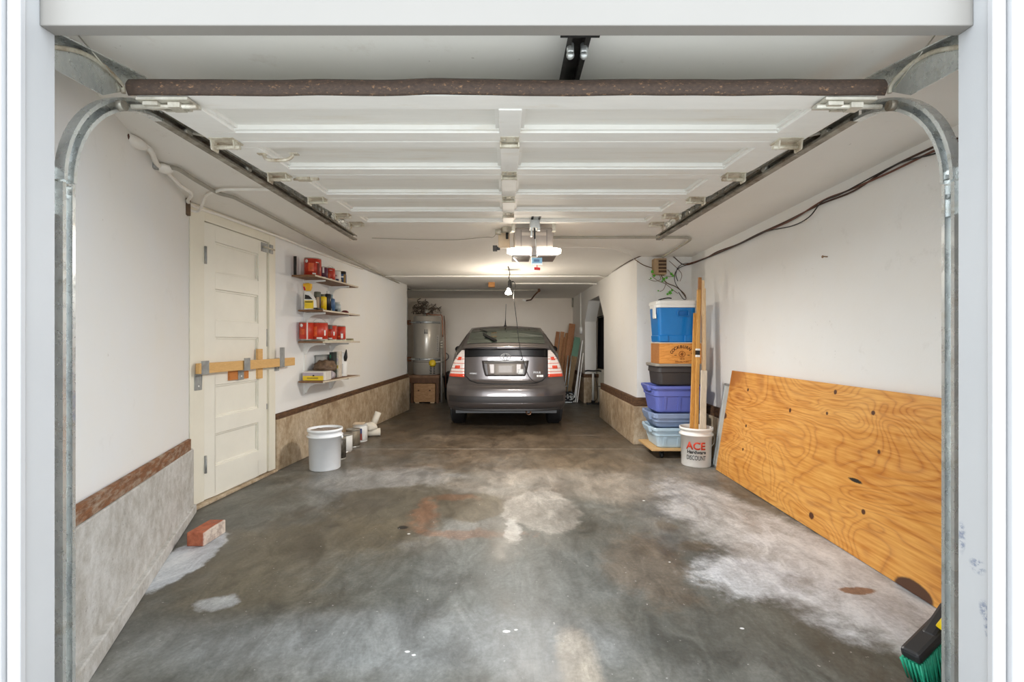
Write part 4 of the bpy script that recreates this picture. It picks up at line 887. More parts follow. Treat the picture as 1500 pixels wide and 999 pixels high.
can('paint_can', 'white quart can with a grey lid on the top shelf', 494, .15, z, .045, .14, M_WHITE, G1, [(-.4, .4, .5, .62, mat('pinkish print', (196, 160, 158), .5)), (.1, .8, .12, .3, mat('navy print', (36, 48, 84), .5))])
def spray(name, label, px, d, z, r, h, body, cap, group, capr=None, neck=.8, prints=(), cat='spray can'):
    c = SH(shY(px, d), d, z); t = thing(name, label, cat, c, group); capr = capr or r*.8
    MB().lathe([(0, 0), (r, 0), (r, h*neck-.012), (r*.85, h*neck-.004), (r*.6, h*neck), (0, h*neck)], c, 22).build('body', body, t)
    MB().lathe([(capr, h*neck-.003), (capr, h*.98), (capr*.85, h), (0, h)], c, 20).build('cap', cap, t)
    for a0, a1, z0, z1, mm in prints:
        b = MB(); b.grid(lambda u, v: c+Vector(((r+.0015)*math.sin(a0+(a1-a0)*u), -(r+.0015)*math.cos(a0+(a1-a0)*u), h*(z0+(z1-z0)*v))), 8, 2); b.build('label_print', mm, t)
    return t
M_BLUE = mat('blue label', (58, 92, 142), .4, var=.2)
spray('spray_can', 'blue and tan spray can with a black cap on the top shelf', 503, .15, z, .040, .155, M_BLUE, M_BLACK, G1, .036, .80, [(-.6, .1, .1, .4, mat('tan print', (168, 154, 112), .5)), (-.5, .6, .50, .62, M_WHITE), (.5, 1.2, .1, .75, mat('ochre print', (156, 124, 60), .5))])
z = shelf_z[1]+T
c = SH(shY(456, .15), .15, z); t = thing('spray_bottle', 'white spray bottle with yellow label and yellow trigger head on the second shelf', 'spray bottle', c, G2)
RB = Matrix.Translation(c)
MB().hexa([c+Vector((-.055, -.03, 0)), c+Vector((.055, -.03, 0)), c+Vector((.055, .03, 0)), c+Vector((-.055, .03, 0))], [c+Vector((-.055, -.03, .105)), c+Vector((.048, -.03, .105)), c+Vector((.048, .03, .105)), c+Vector((-.055, .03, .105))]).hexa(
    [c+Vector((-.055, -.03, .106)), c+Vector((.048, -.03, .106)), c+Vector((.048, .03, .106)), c+Vector((-.055, .03, .106))], [c+Vector((-.05, -.016, .185)), c+Vector((-.005, -.016, .185)), c+Vector((-.005, .016, .185)), c+Vector((-.05, .016, .185))]).build('bottle', M_WHITE, t, bevel=.008)
MB().box(c+Vector((-.048, -.034, .008)), c+Vector((.042, -.0315, .09))).build('label', mat('yellow label', (232, 200, 44), .4, var=.1), t)
MB().box(c+Vector((-.042, -.0345, .070)), c+Vector((.036, -.0342, .080))).build('label_print', M_BLK2, t)
MB().add([c+Vector(v) for v in ((-.045, -.033, .105), (.03, -.033, .105), (-.005, -.030, .14), (-.045, -.030, .15))], [(0,1,2,3)]).build('label_top', M_BLK2, t, solid=.003)
MB().prism([(c.x-.075, c.z+.240), (c.x-.07, c.z+.265), (c.x-.02, c.z+.27), (c.x+.012, c.z+.262), (c.x+.012, c.z+.225), (c.x-.002, c.z+.19), (c.x-.05, c.z+.19), (c.x-.045, c.z+.225)], c.y-.016, c.y+.016, 'y').build('trigger_head', mat('yellow plastic', (236, 180, 40), .4, var=.1), t, bevel=.005)
MB().beam(c+Vector((-.07, 0, .235)), c+Vector((-.058, 0, .195)), .018, .01).build('trigger', mat('red plastic', (206, 40, 44), .4), t)
M_YEL = mat('yellow can', (232, 196, 30), .4, var=.08); M_GRN = mat('grey green cap', (96, 98, 84), .5)
spray('spray_can', 'dark spray can with a domed grey-green cap on the second shelf', 466, .17, z, .036, .19, mat('dark brown can', (72, 54, 48), .4, var=.2), M_GRN, G2, .034, .74, [(.1, .9, .1, .7, mat('buff print', (176, 152, 120), .5))])
spray('spray_can', 'bright yellow can on the second shelf', 474, .18, z, .038, .175, M_YEL, M_GRN, G2, .022, .86, [(-.5, .5, .0, .12, M_WHITE), (.1, .5, .3, .6, mat('amber print', (210, 160, 30), .5))])
spray('chemical_bottle', 'tall black bottle with a white cap on the second shelf', 481, .16, z, .036, .225, mat('black bottle', (34, 34, 38), .35), M_WHITE, G2, .016, .86, [(-.8, -.3, .05, .72, M_WHITE)], 'bottle')
spray('chemical_bottle', 'blue bottle with a pale blue nozzle on the second shelf', 486.5, .13, z, .036, .20, mat('blue bottle', (70, 108, 152), .35, var=.15), mat('pale blue', (150, 172, 182), .4), G2, .014, .78, [(-.5, .4, .0, .2, mat('pale print', (220, 220, 190), .5))], 'bottle')
spray('jar', 'short pale grey-blue jar on the second shelf', 494.5, .16, z, .042, .12, mat('pale jar', (166, 178, 180), .3, var=.08), mat('pale lid', (196, 200, 196), .4), G2, .036, .86, [(-.9, .5, .0, .3, M_BLACK)], 'jar')
c = SH(shY(506, .15), .15, z); tag(MB().lathe([(0, 0), (.042, 0), (.044, .008), (.040, .028), (.02, .04), (0, .042)], c, 20).build('tape_puck', mat('dark red puck', (104, 26, 26), .4)), 'dark red round puck at the far end of the second shelf', 'puck')
c = SH(shY(466, .24), .24, z); tag(wallbox(MB(), shY(466, .24)-.03, shY(466, .24)+.075, .215, .262, z, z+.014).build('flat_tool', M_BLACK, bevel=.004), 'flat black tool lying along the front of the second shelf', 'tool')
z = shelf_z[2]+T
tag(wallbox(MB(), 4.90, 5.60, .03, .262, z, z+.010).build('folded_paper', mat('pale green paper', (214, 214, 190), .7, var=.12, scale=20), bevel=.002), 'pale folded paper lining under the red cans on the third shelf', 'paper')
z += .011
M_SEAM = mat('pale seam', (226, 200, 190), .5)
can('paint_can', 'red gallon can at the near end of the third shelf, white seal on its side', 450, .086, z, .070, .186, M_RED, G3, [(.35, .55, .02, .98, M_SEAM), (-.6, .1, .3, .6, M_ORG)], spot=True)
can('paint_can', 'largest red gallon can in front of the third shelf with flame print', 469, .175, z, .083, .186, M_RED, G3, [(-.55, .1, .2, .75, M_ORG), (.05, .7, .07, .15, M_WHITE), (.95, 1.15, .25, .55, M_WHITE), (-1.1, -.95, .02, .98, M_SEAM)], handle=True)
can('paint_can', 'red quart can with a grey upper band on the third shelf', 486.5, .16, z, .056, .168, M_RED, G3, [(-.5, .5, .72, .96, mat('grey band', (116, 100, 94), .5)), (-.5, .1, .25, .6, M_ORG), (-.2, .5, .07, .15, M_WHITE), (.7, .95, .3, .55, M_WHITE), (-1.2, -.95, .02, .98, M_SEAM)])
can('paint_can', 'plain red quart can at the far end of the third shelf', 500, .16, z, .052, .165, M_RED, G3, [(.35, .8, .12, .45, M_WHITE), (-.3, .2, .2, .3, M_ORG)])
tag(wallbox(MB(), shY(513, .2)-.03, shY(513, .2)+.02, .17, .24, shelf_z[2]+T, shelf_z[2]+.05).build('wooden_block', mat('olive block', (148, 140, 104), .7, var=.15), bevel=.003), 'small olive wooden block at the far end of the third shelf', 'block')
z = shelf_z[3]+T
y0 = shY(460, .235)-.01
t = thing('dust_sheet_pack', 'boxed pack with a yellow and lilac label at the front of the lowest shelf', 'box', SH(y0, .15, z), G4)
bq = lambda a, b_, h0, h1, y_0, y_1: MB().hexa([Vector((a, y_0, h0)), Vector((b_, y_0, h0)), Vector((b_, y_1, h0)), Vector((a, y_1, h0))], [Vector((a, y_0, h1)), Vector((b_, y_0, h1)), Vector((b_, y_1, h1)), Vector((a, y_1, h1))])
yb = 4.845; xa, xb = (443-CX)/FPX*yb, (476.5-CX)/FPX*yb
bq(xa, xb, z, z+.094, yb, yb+.17).build('box', mat('clear pack', (222, 216, 206), .3), t, bevel=.005)
bq(xa+.005, xb-.02, z+.003, z+.050, yb-.002, yb-.0005).build('yellow_label', mat('yellow label', (232, 200, 44), .4, var=.1), t)
bq(xa+.005, xb-.02, z+.051, z+.084, yb-.002, yb-.0005).build('lilac_label', mat('lilac label', (176, 164, 174), .5, var=.08), t)
bq((xa+xb)/2-.012, (xa+xb)/2+.006, z+.046, z+.060, yb-.004, yb-.0025).build('label_mark', M_BLK2, t)
bq((xa+xb)/2-.07, (xa+xb)/2+.045, z+.020, z+.034, yb-.004, yb-.0025).build('label_text', mat('ochre text', (170, 146, 40), .5), t)
def lump(name, c, r, m, seed, amp=.25, parent=None):
    b = MB(); b.ball(c, r, 22, 14); c = Vector(c)
    for i, v in enumerate(b.v):
        d = v-c; b.v[i] = c+d*(1+amp*mnoise.noise(d*18+Vector((seed, 0, 0)))+amp*.6*mnoise.noise(d*42+Vector((0, seed, 0))))
    return b.build(name, m, parent)
p = SH(5.12, .15, z+.13)
tag(lump('crumpled_bag', p, (.115, .12, .075), mat('crumpled brown bag', (104, 82, 62), .6, var=.5, scale=22, bump=.6, dirt=(206, 170, 120), dirt_amt=.32), 2, .35), 'crumpled brown and tan bag behind the yellow-labelled pack', 'bag')
p = SH(5.36, .11, z); t = thing('clear_box', 'greyish clear plastic box behind the crumpled bag on the lowest shelf', 'box', p, G4)
wallbox(MB(), 5.16, 5.40, .02, .11, z, z+.24).build('body', mat('cloudy plastic', (186, 184, 178), .3, var=.08), t, bevel=.006); wallbox(MB(), 5.15, 5.41, .015, .118, z+.241, z+.256).build('lid', mat('lid grey', (150, 150, 144), .4), t)
p = SH(5.1, .22, z+.045); t = thing('tape_roll', 'grey-lilac roll lying at the right end of the yellow-labelled pack', 'roll', p, G4)
MB().lathe([(.02, -.04), (.045, -.04), (.045, .04), (.02, .04), (.02, -.04)], p, 22, Matrix.Rotation(R_(75), 4, 'X')).build('roll', mat('lilac roll', (176, 166, 170), .4, var=.06), t)
for px0, px1, yc, h_, m_, lab, k in ((482.5, 488.6, 5.20, .285, mat('green black carton', (34, 44, 38), .45, var=.3, scale=30), 'dark green and black upright carton on the lowest shelf', 0), (489.2, 496, 5.30, .292, mat('white black carton', (214, 204, 188), .45, var=.2, scale=30), 'white and black upright carton beside the white bottle', 1)):
    xa, xb = (px0-CX)/FPX*yc, (px1-CX)/FPX*yc; t = thing('carton', lab, 'carton', ((xa+xb)/2, yc, z), G4)
    bq(xa, xb, z, z+h_, yc, yc+.11).build('box', m_, t, bevel=.003)
    for q in range(6):
        u = xa+.004+(xb-xa-.022)*((q*7) % 5)/4; h0 = z+.02+.04*q
        bq(u, u+.014, h0, h0+.035, yc-.0015, yc-.0004).build('print', [mat('leaf green', (42, 120, 84), .5), M_WHITE, M_BLK2, mat('yellow print', (206, 186, 60), .5), mat('lilac print', (180, 166, 190), .5)][(q*3+k*2) % 5], t)
y = shY(502, .15); p = SH(y, .15, z); t = thing('squeeze_bottle', 'white squeeze bottle with a black nozzle at the far end of the lowest shelf', 'bottle', p, G4)
MB().lathe([(0, 0), (.054, 0), (.056, .01), (.056, .155), (.05, .17), (.046, .26), (.03, .275), (0, .278)], p, 22).build('bottle', M_WHITE, t)
b = MB(); b.grid(lambda u, v: p+Vector((.0575*math.sin(-.7+1.2*u), -.0575*math.cos(-.7+1.2*u), .03+.115*v)), 8, 2); b.build('label', mat('grey label', (206, 202, 198), .5), t)
MB().tube([p+Vector((.04, -.02, .18)), p+Vector((.05, -.03, .22)), p+Vector((.055, -.03, .27)), p+Vector((.058, -.03, .31))], [.017, .022, .014, .005], 10).build('nozzle', M_BLACK, t)

# ------------------------------------------------------------------ on the floor along the left side
def bucket(name, label, c, r0, r1, h, m, group=None, fill=None, rim=.007):
    c = Vector(c); t = thing(name, label, 'bucket', c, group)
    prof = [(0, 0), (r0-.004, 0), (r0, .006), (r1-.006, h-.075), (r1+.010, h-.074), (r1+.010, h-.062), (r1-.004, h-.060), (r1-.003, h-.026), (r1+rim, h-.025), (r1+rim, h), (r1-.004, h), (r1-.006, h-.03), (r0-.006, .012), (0, .012)]
    MB().lathe(prof, c, 44).build('shell', m, t)
    if fill is not None:
        b = MB(); rr = r1-.012
        b.grid(lambda u, v: c+Vector((rr*u*math.cos(v*2*math.pi), rr*u*math.sin(v*2*math.pi), fill+.012*mnoise.noise(Vector((u*6*math.cos(v*6.283), u*6*math.sin(v*6.283), 3))))), 10, 36); b.build('contents', mat('grey rubble', (150, 138, 128), .85, var=.4, scale=60, bump=.5), t)
    return t, c
M_BUCK = mat('white bucket plastic', (242, 245, 248), .35, var=.02)
t, c = bucket('bucket', 'white five-gallon bucket on the floor by the cream door', (-1.745, 4.53, 0), .142, .155, .385, M_BUCK, None, .365)
MB().tube([c+Vector((.166*math.cos(a), .166*math.sin(a)*.98, .30-.14*abs(math.sin(a*1.0+0))*0-.02*math.sin(a))) for a in [math.pi*(1.02+.96*i/20)*-1+math.pi*2.0 for i in range(21)]], .0022, 6).build('bail', M_STEEL, t)
for s in (-1, 1): MB().ball(c+Vector((s*.164, 0, .30)), (.010, .016, .016), 10, 8).build('ear', M_BUCK, t)
def fcan(name, label, x, y, r, h, wrap, lid, group=None, prints=()):
    c = Vector((x, y, 0)); t = thing(name, label, 'paint can', c, group)
    MB().lathe([(0, 0), (r, 0), (r, .004), (r-.002, .006), (r-.002, h-.008), (r+.002, h-.006), (r+.002, h), (r-.008, h), (r-.01, h-.008), (0, h-.008)], c, 28).build('tin', lid, t)
    w = MB().lathe([(r-.0015, .010), (r+.001, .011), (r+.001, h-.018), (r-.0015, h-.017)], c, 28).build('wrapper', wrap, t)
    for a0, a1, z0, z1, mm in prints:
        b = MB(); b.grid(lambda u, v: c+Vector(((r+.0025)*math.sin(a0+(a1-a0)*u), -(r+.0025)*math.cos(a0+(a1-a0)*u), h*(z0+(z1-z0)*v))), 6, 2); b.build('label_print', mm, w)
G5 = 'cans on the floor along the left wall'
fcan('paint_can', 'dark can just behind the white bucket on the floor', -1.738, 4.90, .065, .22, mat('dark can', (70, 66, 58), .4, var=.5, scale=30), M_STEELD, G5)
fcan('paint_can', 'white gallon paint can beside the rusty steel can on the floor', -1.795, 5.22, .083, .195, M_WHITE, M_TIN, G5)
fcan('paint_can', 'bare steel can without a wrapper on the floor', -1.782, 5.47, .078, .20, galv('worn tin', (116, 106, 90), (158, 148, 130), .5, .5), M_TIN, G5)
fcan('paint_can', 'white can with a blue and red stripe label on the floor', -1.79, 5.76, .086, .205, M_WHITE, M_WHITE, G5, [(.22, .55, .12, .5, mat('red stripe', (146, 48, 40), .5)), (.22, .55, .5, .8, mat('blue stripe', (62, 72, 120), .5)), (.7, .9, .12, .7, M_WHITE)])
M_ROLL = mat('cream paper', (226, 220, 206), .8, var=.04)
tag(MB().box((-1.86, 5.70, .2055), (-1.74, 5.80, .225)).build('wood_offcut', mat('pale offcut', (222, 200, 172), .7), bevel=.004), 'pale wooden offcut on top of the white striped can', 'offcut')
for (p0, p1, r, lab) in (((-1.80, 6.0, .05), (-1.62, 6.05, .055), .048, 'cream paper roll lying lowest in the heap beyond the paint cans'), ((-1.72, 6.06, .13), (-1.66, 6.10, .30), .040, 'cream paper roll standing tilted in the heap beyond the paint cans')):
    p0, p1 = Vector(p0), Vector(p1); t = thing('paper_roll', lab, 'roll', p0, 'paper rolls')
    MB().tube([p0, p1], r, 16).build('roll', M_ROLL, t); d = (p1-p0).normalized(); MB().tube([p1+d*.0005, p1+d*.003], r*.55, 14).build('core', mat('core brown', (176, 156, 130), .8), t)
tag(lump('crumpled_paper', (-1.76, 6.0, .13), (.10, .06, .05), M_ROLL, 5, .5), 'crumpled white paper between the paper rolls', 'paper')
# brick
bc = Vector((-1.845, 2.90, 0)); b = MB().box((-.052, -.105, 0), (.052, .105, .082)); b.xf(Matrix.Translation(bc) @ Matrix.Rotation(R_(-2), 4, 'Z'))
for i, v in enumerate(b.v): b.v[i] = v+Vector((0, 0, 0))
mb_, nt_, p_ = newmat('old brick'); cb_ = nt_.mix(nt_.blob((-1.79, 2.9, .05), (.012, .2, .2), .5, .3, 9), nt_.ramp(nt_.noise(20, 6, .7), [(.3, (142, 74, 52)), (.7, (196, 116, 82))]), lin((214, 200, 186)))
cb_ = nt_.mix(nt_.math('MULTIPLY', nt_.ramp(nt_.noise(12, 6, .7, loc=(2, 2, 2)), [(.5, (0,0,0,1)), (.6, (1,1,1,1))]), .5), cb_, lin((128, 100, 90)))
nt_.link(cb_, p_.inputs['Base Color']); p_.inputs['Roughness'].default_value = .9; nt_.link(nt_.bump(nt_.noise(60, 6, .7), .5, .006), p_.inputs['Normal'])
tag(b.build('brick', mb_, bevel=.006), 'red brick with one whitened side lying on the floor against the left curb', 'brick')
# ------------------------------------------------------------------ stack of boxes on a dolly, right
SY = 4.86
dl = thing('dolly', 'plywood dolly on black casters under the stack of tubs', 'dolly', (1.8, 5.1, 0))
MB().box((1.50, SY, .082), (2.08, 5.36, .104)).build('deck', mat('dolly wood', (206, 168, 116), .6, var=.1, stretch=(1, 6, 6)), dl, bevel=.004)
for x in (1.62, 1.98):
    for y in (SY+.06, 5.30):
        w = MB().cyl((x-.014, y, .03), (x+.014, y, .03), .030, n=18).build('caster', M_BLACK, dl)
        MB().box((x-.026, y-.03, .072), (x+.026, y+.03, .081)).box((x-.022, y-.012, .03), (x-.016, y+.012, .072)).box((x+.016, y-.012, .03), (x+.022, y+.012, .072)).build('caster_fork', M_DARK, w)
def tub(name, label, x0, x1, y0, y1, z0, z1, m, cat='storage tub', group='plastic tubs on the dolly', taper=.045, rimh=.03, ribs=True, handle=True, deep=.004):
    t = thing(name, label, cat, ((x0+x1)/2, (y0+y1)/2, z0), group); k = taper
    def ring(z, g, r=.04, n=5):
        a0, a1, c0, c1 = x0+g, x1-g, y0+g, y1-g; pts = []
        for cx, cy, st in ((a1-r, c0+r, -90), (a1-r, c1-r, 0), (a0+r, c1-r, 90), (a0+r, c0+r, 180)):
            for i in range(n): a = R_(st+90*i/(n-1)); pts.append(Vector((cx+r*math.cos(a), cy+r*math.sin(a), z)))
        return pts
    def loft(rs, close_bottom=True):
        b = MB(); n = len(rs[0]); vs = [p for r_ in rs for p in r_]
        b.add(vs, [(i*n+j, i*n+(j+1) % n, (i+1)*n+(j+1) % n, (i+1)*n+j) for i in range(len(rs)-1) for j in range(n)], False)
        if close_bottom: b.add(rs[0], [tuple(range(n))[::-1]])
        return b
    H = z1-z0; zr = z1-rimh
    rs = [ring(z0, k+.012), ring(z0+.012, k), ring(zr-H*.28, k*.42), ring(zr-H*.28+.004, k*.42-.009), ring(zr, k*.15), ring(zr+.001, -.012), ring(z1-.004, -.014), ring(z1, -.010), ring(z1, .004), ring(zr, .010), ring(z0+.03, k+.006)]
    loft(rs).build('body', m, t, bevel=.002)
    if ribs:
        for f in (.22, .5, .78):
            x = x0+(x1-x0)*f; b = MB(); zt_ = zr-H*.28
            b.hexa([Vector((x-.014, y0+k-.007, z0+.02)), Vector((x+.014, y0+k-.007, z0+.02)), Vector((x+.014, y0+k+.008, z0+.02)), Vector((x-.014, y0+k+.008, z0+.02))], [Vector((x-.014, y0+k*.42-.007, zt_)), Vector((x+.014, y0+k*.42-.007, zt_)), Vector((x+.014, y0+k*.42+.008, zt_)), Vector((x-.014, y0+k*.42+.008, zt_))]); b.build('rib', m, t)
    if handle:
        for s, xe in ((-1, x0), (1, x1)):
            ym = (y0+y1)/2; b = MB()
            b.hexa([Vector((xe-s*.005, ym-.11, zr-.03)), Vector((xe+s*.022, ym-.10, zr-.03)), Vector((xe+s*.022, ym+.10, zr-.03)), Vector((xe-s*.005, ym+.11, zr-.03))], [Vector((xe-s*.005, ym-.13, z1)), Vector((xe+s*.045, ym-.11, z1)), Vector((xe+s*.045, ym+.11, z1)), Vector((xe-s*.005, ym+.13, z1))]); b.build('handle', m, t, bevel=.006)
    return t
tub('storage_tub', 'pale blue tub at the bottom of the stack on the dolly', 1.535, 2.05, SY+.01, 5.31, .105, .318, mat('pale blue plastic', (190, 214, 230), .4, var=.02))
tub('storage_tub', 'grey-blue tub between the pale blue tub and the royal blue tub', 1.535, 2.05, SY+.005, 5.31, .320, .470, mat('grey blue plastic', (138, 156, 188), .35, var=.04), ribs=False, taper=.03, rimh=.05)
tub('storage_tub', 'royal blue ribbed tub under the black bin', 1.525, 2.06, SY, 5.32, .472, .752, mat('royal blue plastic', (104, 116, 194), .4, var=.03))
t = tub('black_bin', 'black bin with a grey lid between the royal blue tub and the wooden crate', 1.57, 2.0, SY+.03, 5.26, .754, .955, mat('charcoal plastic', (62, 58, 57), .45, var=.04), 'bin', 'containers on top of the tubs', .02, .008, False, False)
MB().prism([(1.575, SY+.015), (1.995, SY+.015), (2.015, SY+.035), (2.015, 5.25), (1.995, 5.27), (1.575, 5.27), (1.55, 5.24), (1.55, SY+.04)], .956, .984, 'z').build('lid', mat('grey lid', (152, 146, 136), .45), t, bevel=.005)
cr = thing('wine_crate', 'varnished wooden wine crate with branded lettering under the blue cooler', 'crate', (1.8, 5.05, .985), 'containers on top of the tubs')
M_CRATE = wood('varnished crate', (204, 130, 52), (232, 164, 84), (1, 1, 9), 4, .45, 4); M_BRAND = mat('burnt brand', (74, 36, 18), .8, var=.2); M_BRAND2 = mat('light burnt brand', (150, 88, 36), .8)
cx0, cx1, cy0, cy1, cz0, cz1 = 1.585, 2.02, SY+.02, 5.17, .985, 1.196
MB().box((cx0+.012, cy0+.012, cz0), (cx1-.012, cy1-.012, cz0+.01)).build('bottom', M_CRATE, cr)
MB().box((cx0+.0005, cy0, cz0), (cx1-.0005, cy0+.012, cz1)).build('front', M_CRATE, cr, bevel=.002); MB().box((cx0, cy1-.012, cz0), (cx1, cy1, cz1)).build('back', M_CRATE, cr)
for x in (cx0, cx1-.012): MB().box((x, cy0+.0125, cz0), (x+.012, cy1-.0125, cz1)).build('side', wood('crate end grain', (158, 100, 48), (184, 124, 66), (1, 2, 6), 6, .6, 5), cr)
MB().box((cx0-.008, cy0-.008, cz1+.0005), (cx1+.008, cy1+.008, cz1+.008)).build('lid_edge', mat('cream edge', (236, 226, 206), .5), cr)
ccx, ccz, rad = 1.818, 1.082, .106
s_ = "COCKBURN'S"
for i, ch in enumerate(s_):
    a = R_(158-136*i/(len(s_)-2)*.93)
    text('brand_letter', ch, .042, M_BRAND, cr, Matrix.Translation((ccx+rad*math.cos(a)*1.08, cy0-.0008, ccz-.014+rad*math.sin(a)*.86)) @ FACE @ Matrix.Rotation(a-math.pi/2, 4, 'Z'), .0006, True)
MB().tube([(ccx+.032*math.cos(t_), cy0-.001, ccz+.002+.030*math.sin(t_)) for t_ in [i*2*math.pi/24 for i in range(25)]], .003, 6, False).build('brand_ring', M_BRAND2, cr)
for a_, l in ((.4, .02), (1.3, .024), (2.2, .02), (3.4, .022), (4.4, .018), (5.4, .02)): MB().beam((ccx, cy0-.001, ccz), (ccx+l*math.cos(a_), cy0-.001, ccz+l*math.sin(a_)), .002, .008).build('brand_emblem', M_BRAND2, cr)
for s in (-1, 1): MB().box((ccx+s*.068-.012, cy0-.0015, ccz-.012), (ccx+s*.068+.012, cy0-.0002, ccz-.006)).build('brand_dash', M_BRAND, cr)
text('brand_year', '1815', .026, M_BRAND2, cr, Matrix.Translation((ccx, cy0-.0008, ccz-.048)) @ FACE, .0006, True); text('brand_line', 'SPECIAL PORT', .022, M_BRAND2, cr, Matrix.Translation((ccx, cy0-.0008, ccz-.078)) @ FACE, .0006, True)
cl = thing('cooler', 'bright blue cooler with a white lid on top of the stack', 'cooler', (1.76, 5.0, 1.205), 'containers on top of the tubs')
M_COOL = mat('cooler blue', (0, 116, 190), .3, var=.03, coat=.2)
def cool(z, g, r=.035):
    a0, a1, c0, c1 = 1.565+g, 1.965-g, SY+.01+g, 5.17-g; pts = []
    for cx, cy, st in ((a1-r, c0+r, -90), (a1-r, c1-r, 0), (a0+r, c1-r, 90), (a0+r, c0+r, 180)):
        for i in range(6): a = R_(st+18*i); pts.append(Vector((cx+r*math.cos(a), cy+r*math.sin(a), z)))
    return pts
def ringloft(rs, m, name, parent, top=False, bottom=False):
    b = MB(); n = len(rs[0]); b.add([p for r_ in rs for p in r_], [(i*n+j, i*n+(j+1) % n, (i+1)*n+(j+1) % n, (i+1)*n+j) for i in range(len(rs)-1) for j in range(n)])
    if bottom: b.add(rs[0], [tuple(range(n))[::-1]])
    if top: b.add(rs[-1], [tuple(range(n))])
    return b.build(name, m, parent, bevel=.003)
cbody = ringloft([cool(1.206, .022), cool(1.216, .014), cool(1.275, .010), cool(1.280, .016), cool(1.565, .0)], M_COOL, 'body', cl, True, True)
ringloft([cool(1.567, -.003), cool(1.600, -.003), cool(1.602, -.010), cool(1.628, -.010), cool(1.640, -.002), cool(1.645, .02)], M_WHITE, 'lid', cl, True, True)
for s in (1.640, 1.90):
    MB().box((s-.06, SY+.0105, 1.214), (s+.035, SY+.024, 1.278)).build('foot_panel', M_COOL, cbody, bevel=.006)
hx = 1.825; hz = 1.508
b = MB(); pts = []
for cx_, cz_, st in ((hx+.04, hz-.012, -90), (hx+.04, hz+.012, 0), (hx-.04, hz+.012, 90), (hx-.04, hz-.012, 180)):
    for i in range(5): a = R_(st+22.5*i); pts.append((cx_+.018*math.cos(a), SY+.006, cz_+.018*math.sin(a)))
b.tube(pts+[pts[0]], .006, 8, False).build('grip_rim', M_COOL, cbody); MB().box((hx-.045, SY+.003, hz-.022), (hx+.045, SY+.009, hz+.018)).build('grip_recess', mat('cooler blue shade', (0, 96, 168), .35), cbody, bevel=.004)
MB().box((1.548, SY+.06, 1.46), (1.563, SY+.14, 1.60)).box((1.553, SY+.05, 1.455), (1.5635, SY+.15, 1.50)).build('latch', M_WHITE, cl, bevel=.005)
MB().tube(smooth_path([(1.58, SY+.05, 1.640), (1.60, SY+.05, 1.652), (1.68, SY+.05, 1.668), (1.72, SY+.05, 1.664)], 4), .006, 8).build('carry_strap', M_DARK, cl)

# ------------------------------------------------------------------ hardware-store bucket with lumber
M_BUCK2 = mat('off white bucket plastic', (245, 243, 238), .35, var=.02)
t, c = bucket('bucket', 'white bucket with red store lettering holding the upright sticks', (1.875, 4.66, 0), .138, .150, .375, M_BUCK2)
bb_ = t
MB().tube([c+Vector((.160, 0, .31)), c+Vector((.155, -.06, .27)), c+Vector((.13, -.105, .23)), c+Vector((.09, -.13, .20))], .0022, 6).build('bail', M_STEEL, t)
M_ACE = mat('red print', (214, 66, 38), .5, var=.05)
def wrap(z, dth=0):
    def f(v):
        r = .1405+(.0105)*((z+v.y)/.31); a = v.x/r+dth; return Vector((r*math.sin(a), -r*math.cos(a), z+v.y))
    return f
CBK = Matrix.Translation(c)
def btext(name, s, size, m, z, bold, squash, dth=0):
    f = wrap(z, dth); ob = text(name, s, size, m, bb_, CBK, 0, bold, lambda v: f(v), squash)
    so = ob.modifiers.new('solid', 'SOLIDIFY'); so.thickness = .0015; so.offset = 0; return ob
btext('store_lettering', 'ACE', .098, M_ACE, .205, True, .98, -.40); btext('store_lettering', 'Hardware', .044, M_BLK2, .148, True, 1.0, -.36); btext('slogan_lettering', 'DISCOUNT', .062, M_BLK2, .092, False, .58, -.38)
G6 = 'sticks standing in the store bucket'
M_OR = wood('honey stick', (200, 142, 66), (222, 172, 98), (6, 6, .6), 6, .5, 5); M_BR = wood('brown stick', (168, 112, 62), (190, 138, 84), (6, 6, .6), 6, .55, 5)
M_LT = wood('pale stick', (228, 194, 148), (244, 218, 178), (6, 6, .6), 6, .6, 5); M_WT = mat('whitewashed stick', (220, 208, 188), .7, var=.12, scale=30, stretch=(3, 3, .5))
sticks = [('honey-coloured flat stick, shortest honey one at the left of the bucket', M_OR, (-.065, -.03, .016), (1.900, 4.74, 1.50), .040, .014), ('honey-coloured square stick leaning highest against the cooler with black tape', M_OR, (-.022, -.05, .016), (1.930, 4.73, 1.735), .032, .024),
    ('dark brown stick, tallest in the store bucket', M_BR, (.012, .05, .016), (1.978, 4.82, 1.87), .030, .022), ('pale flat stick just right of the tallest brown stick', M_LT, (.070, -.03, .016), (2.008, 4.82, 1.84), .030, .020),
    ('pale brown stick furthest right in the store bucket', M_LT, (.094, .02, .016), (2.030, 4.84, 1.76), .030, .016), ('short whitewashed board in the store bucket', M_WT, (.018, -.09, .016), (1.945, 4.64, .93), .060, .014)]
for i, (lab, m_, o_, top, w_, th_) in enumerate(sticks):
    p0 = c+Vector(o_); t = thing('wooden_stick', lab, 'stick', p0, G6)
    MB().beam(p0, top, w_, th_, (1, .15, 0)).build('stick', m_, t, bevel=.0015)
    if i == 1:
        d = (Vector(top)-p0); 
        for z0, z1, mm in ((.62, .645, M_BLACK), (.607, .6195, M_WHITE), (.6455, .656, M_WHITE)): MB().beam(p0+d*z0, p0+d*z1, w_+.003, th_+.003, (1, .15, 0)).build('tape_wrap', mm, t)
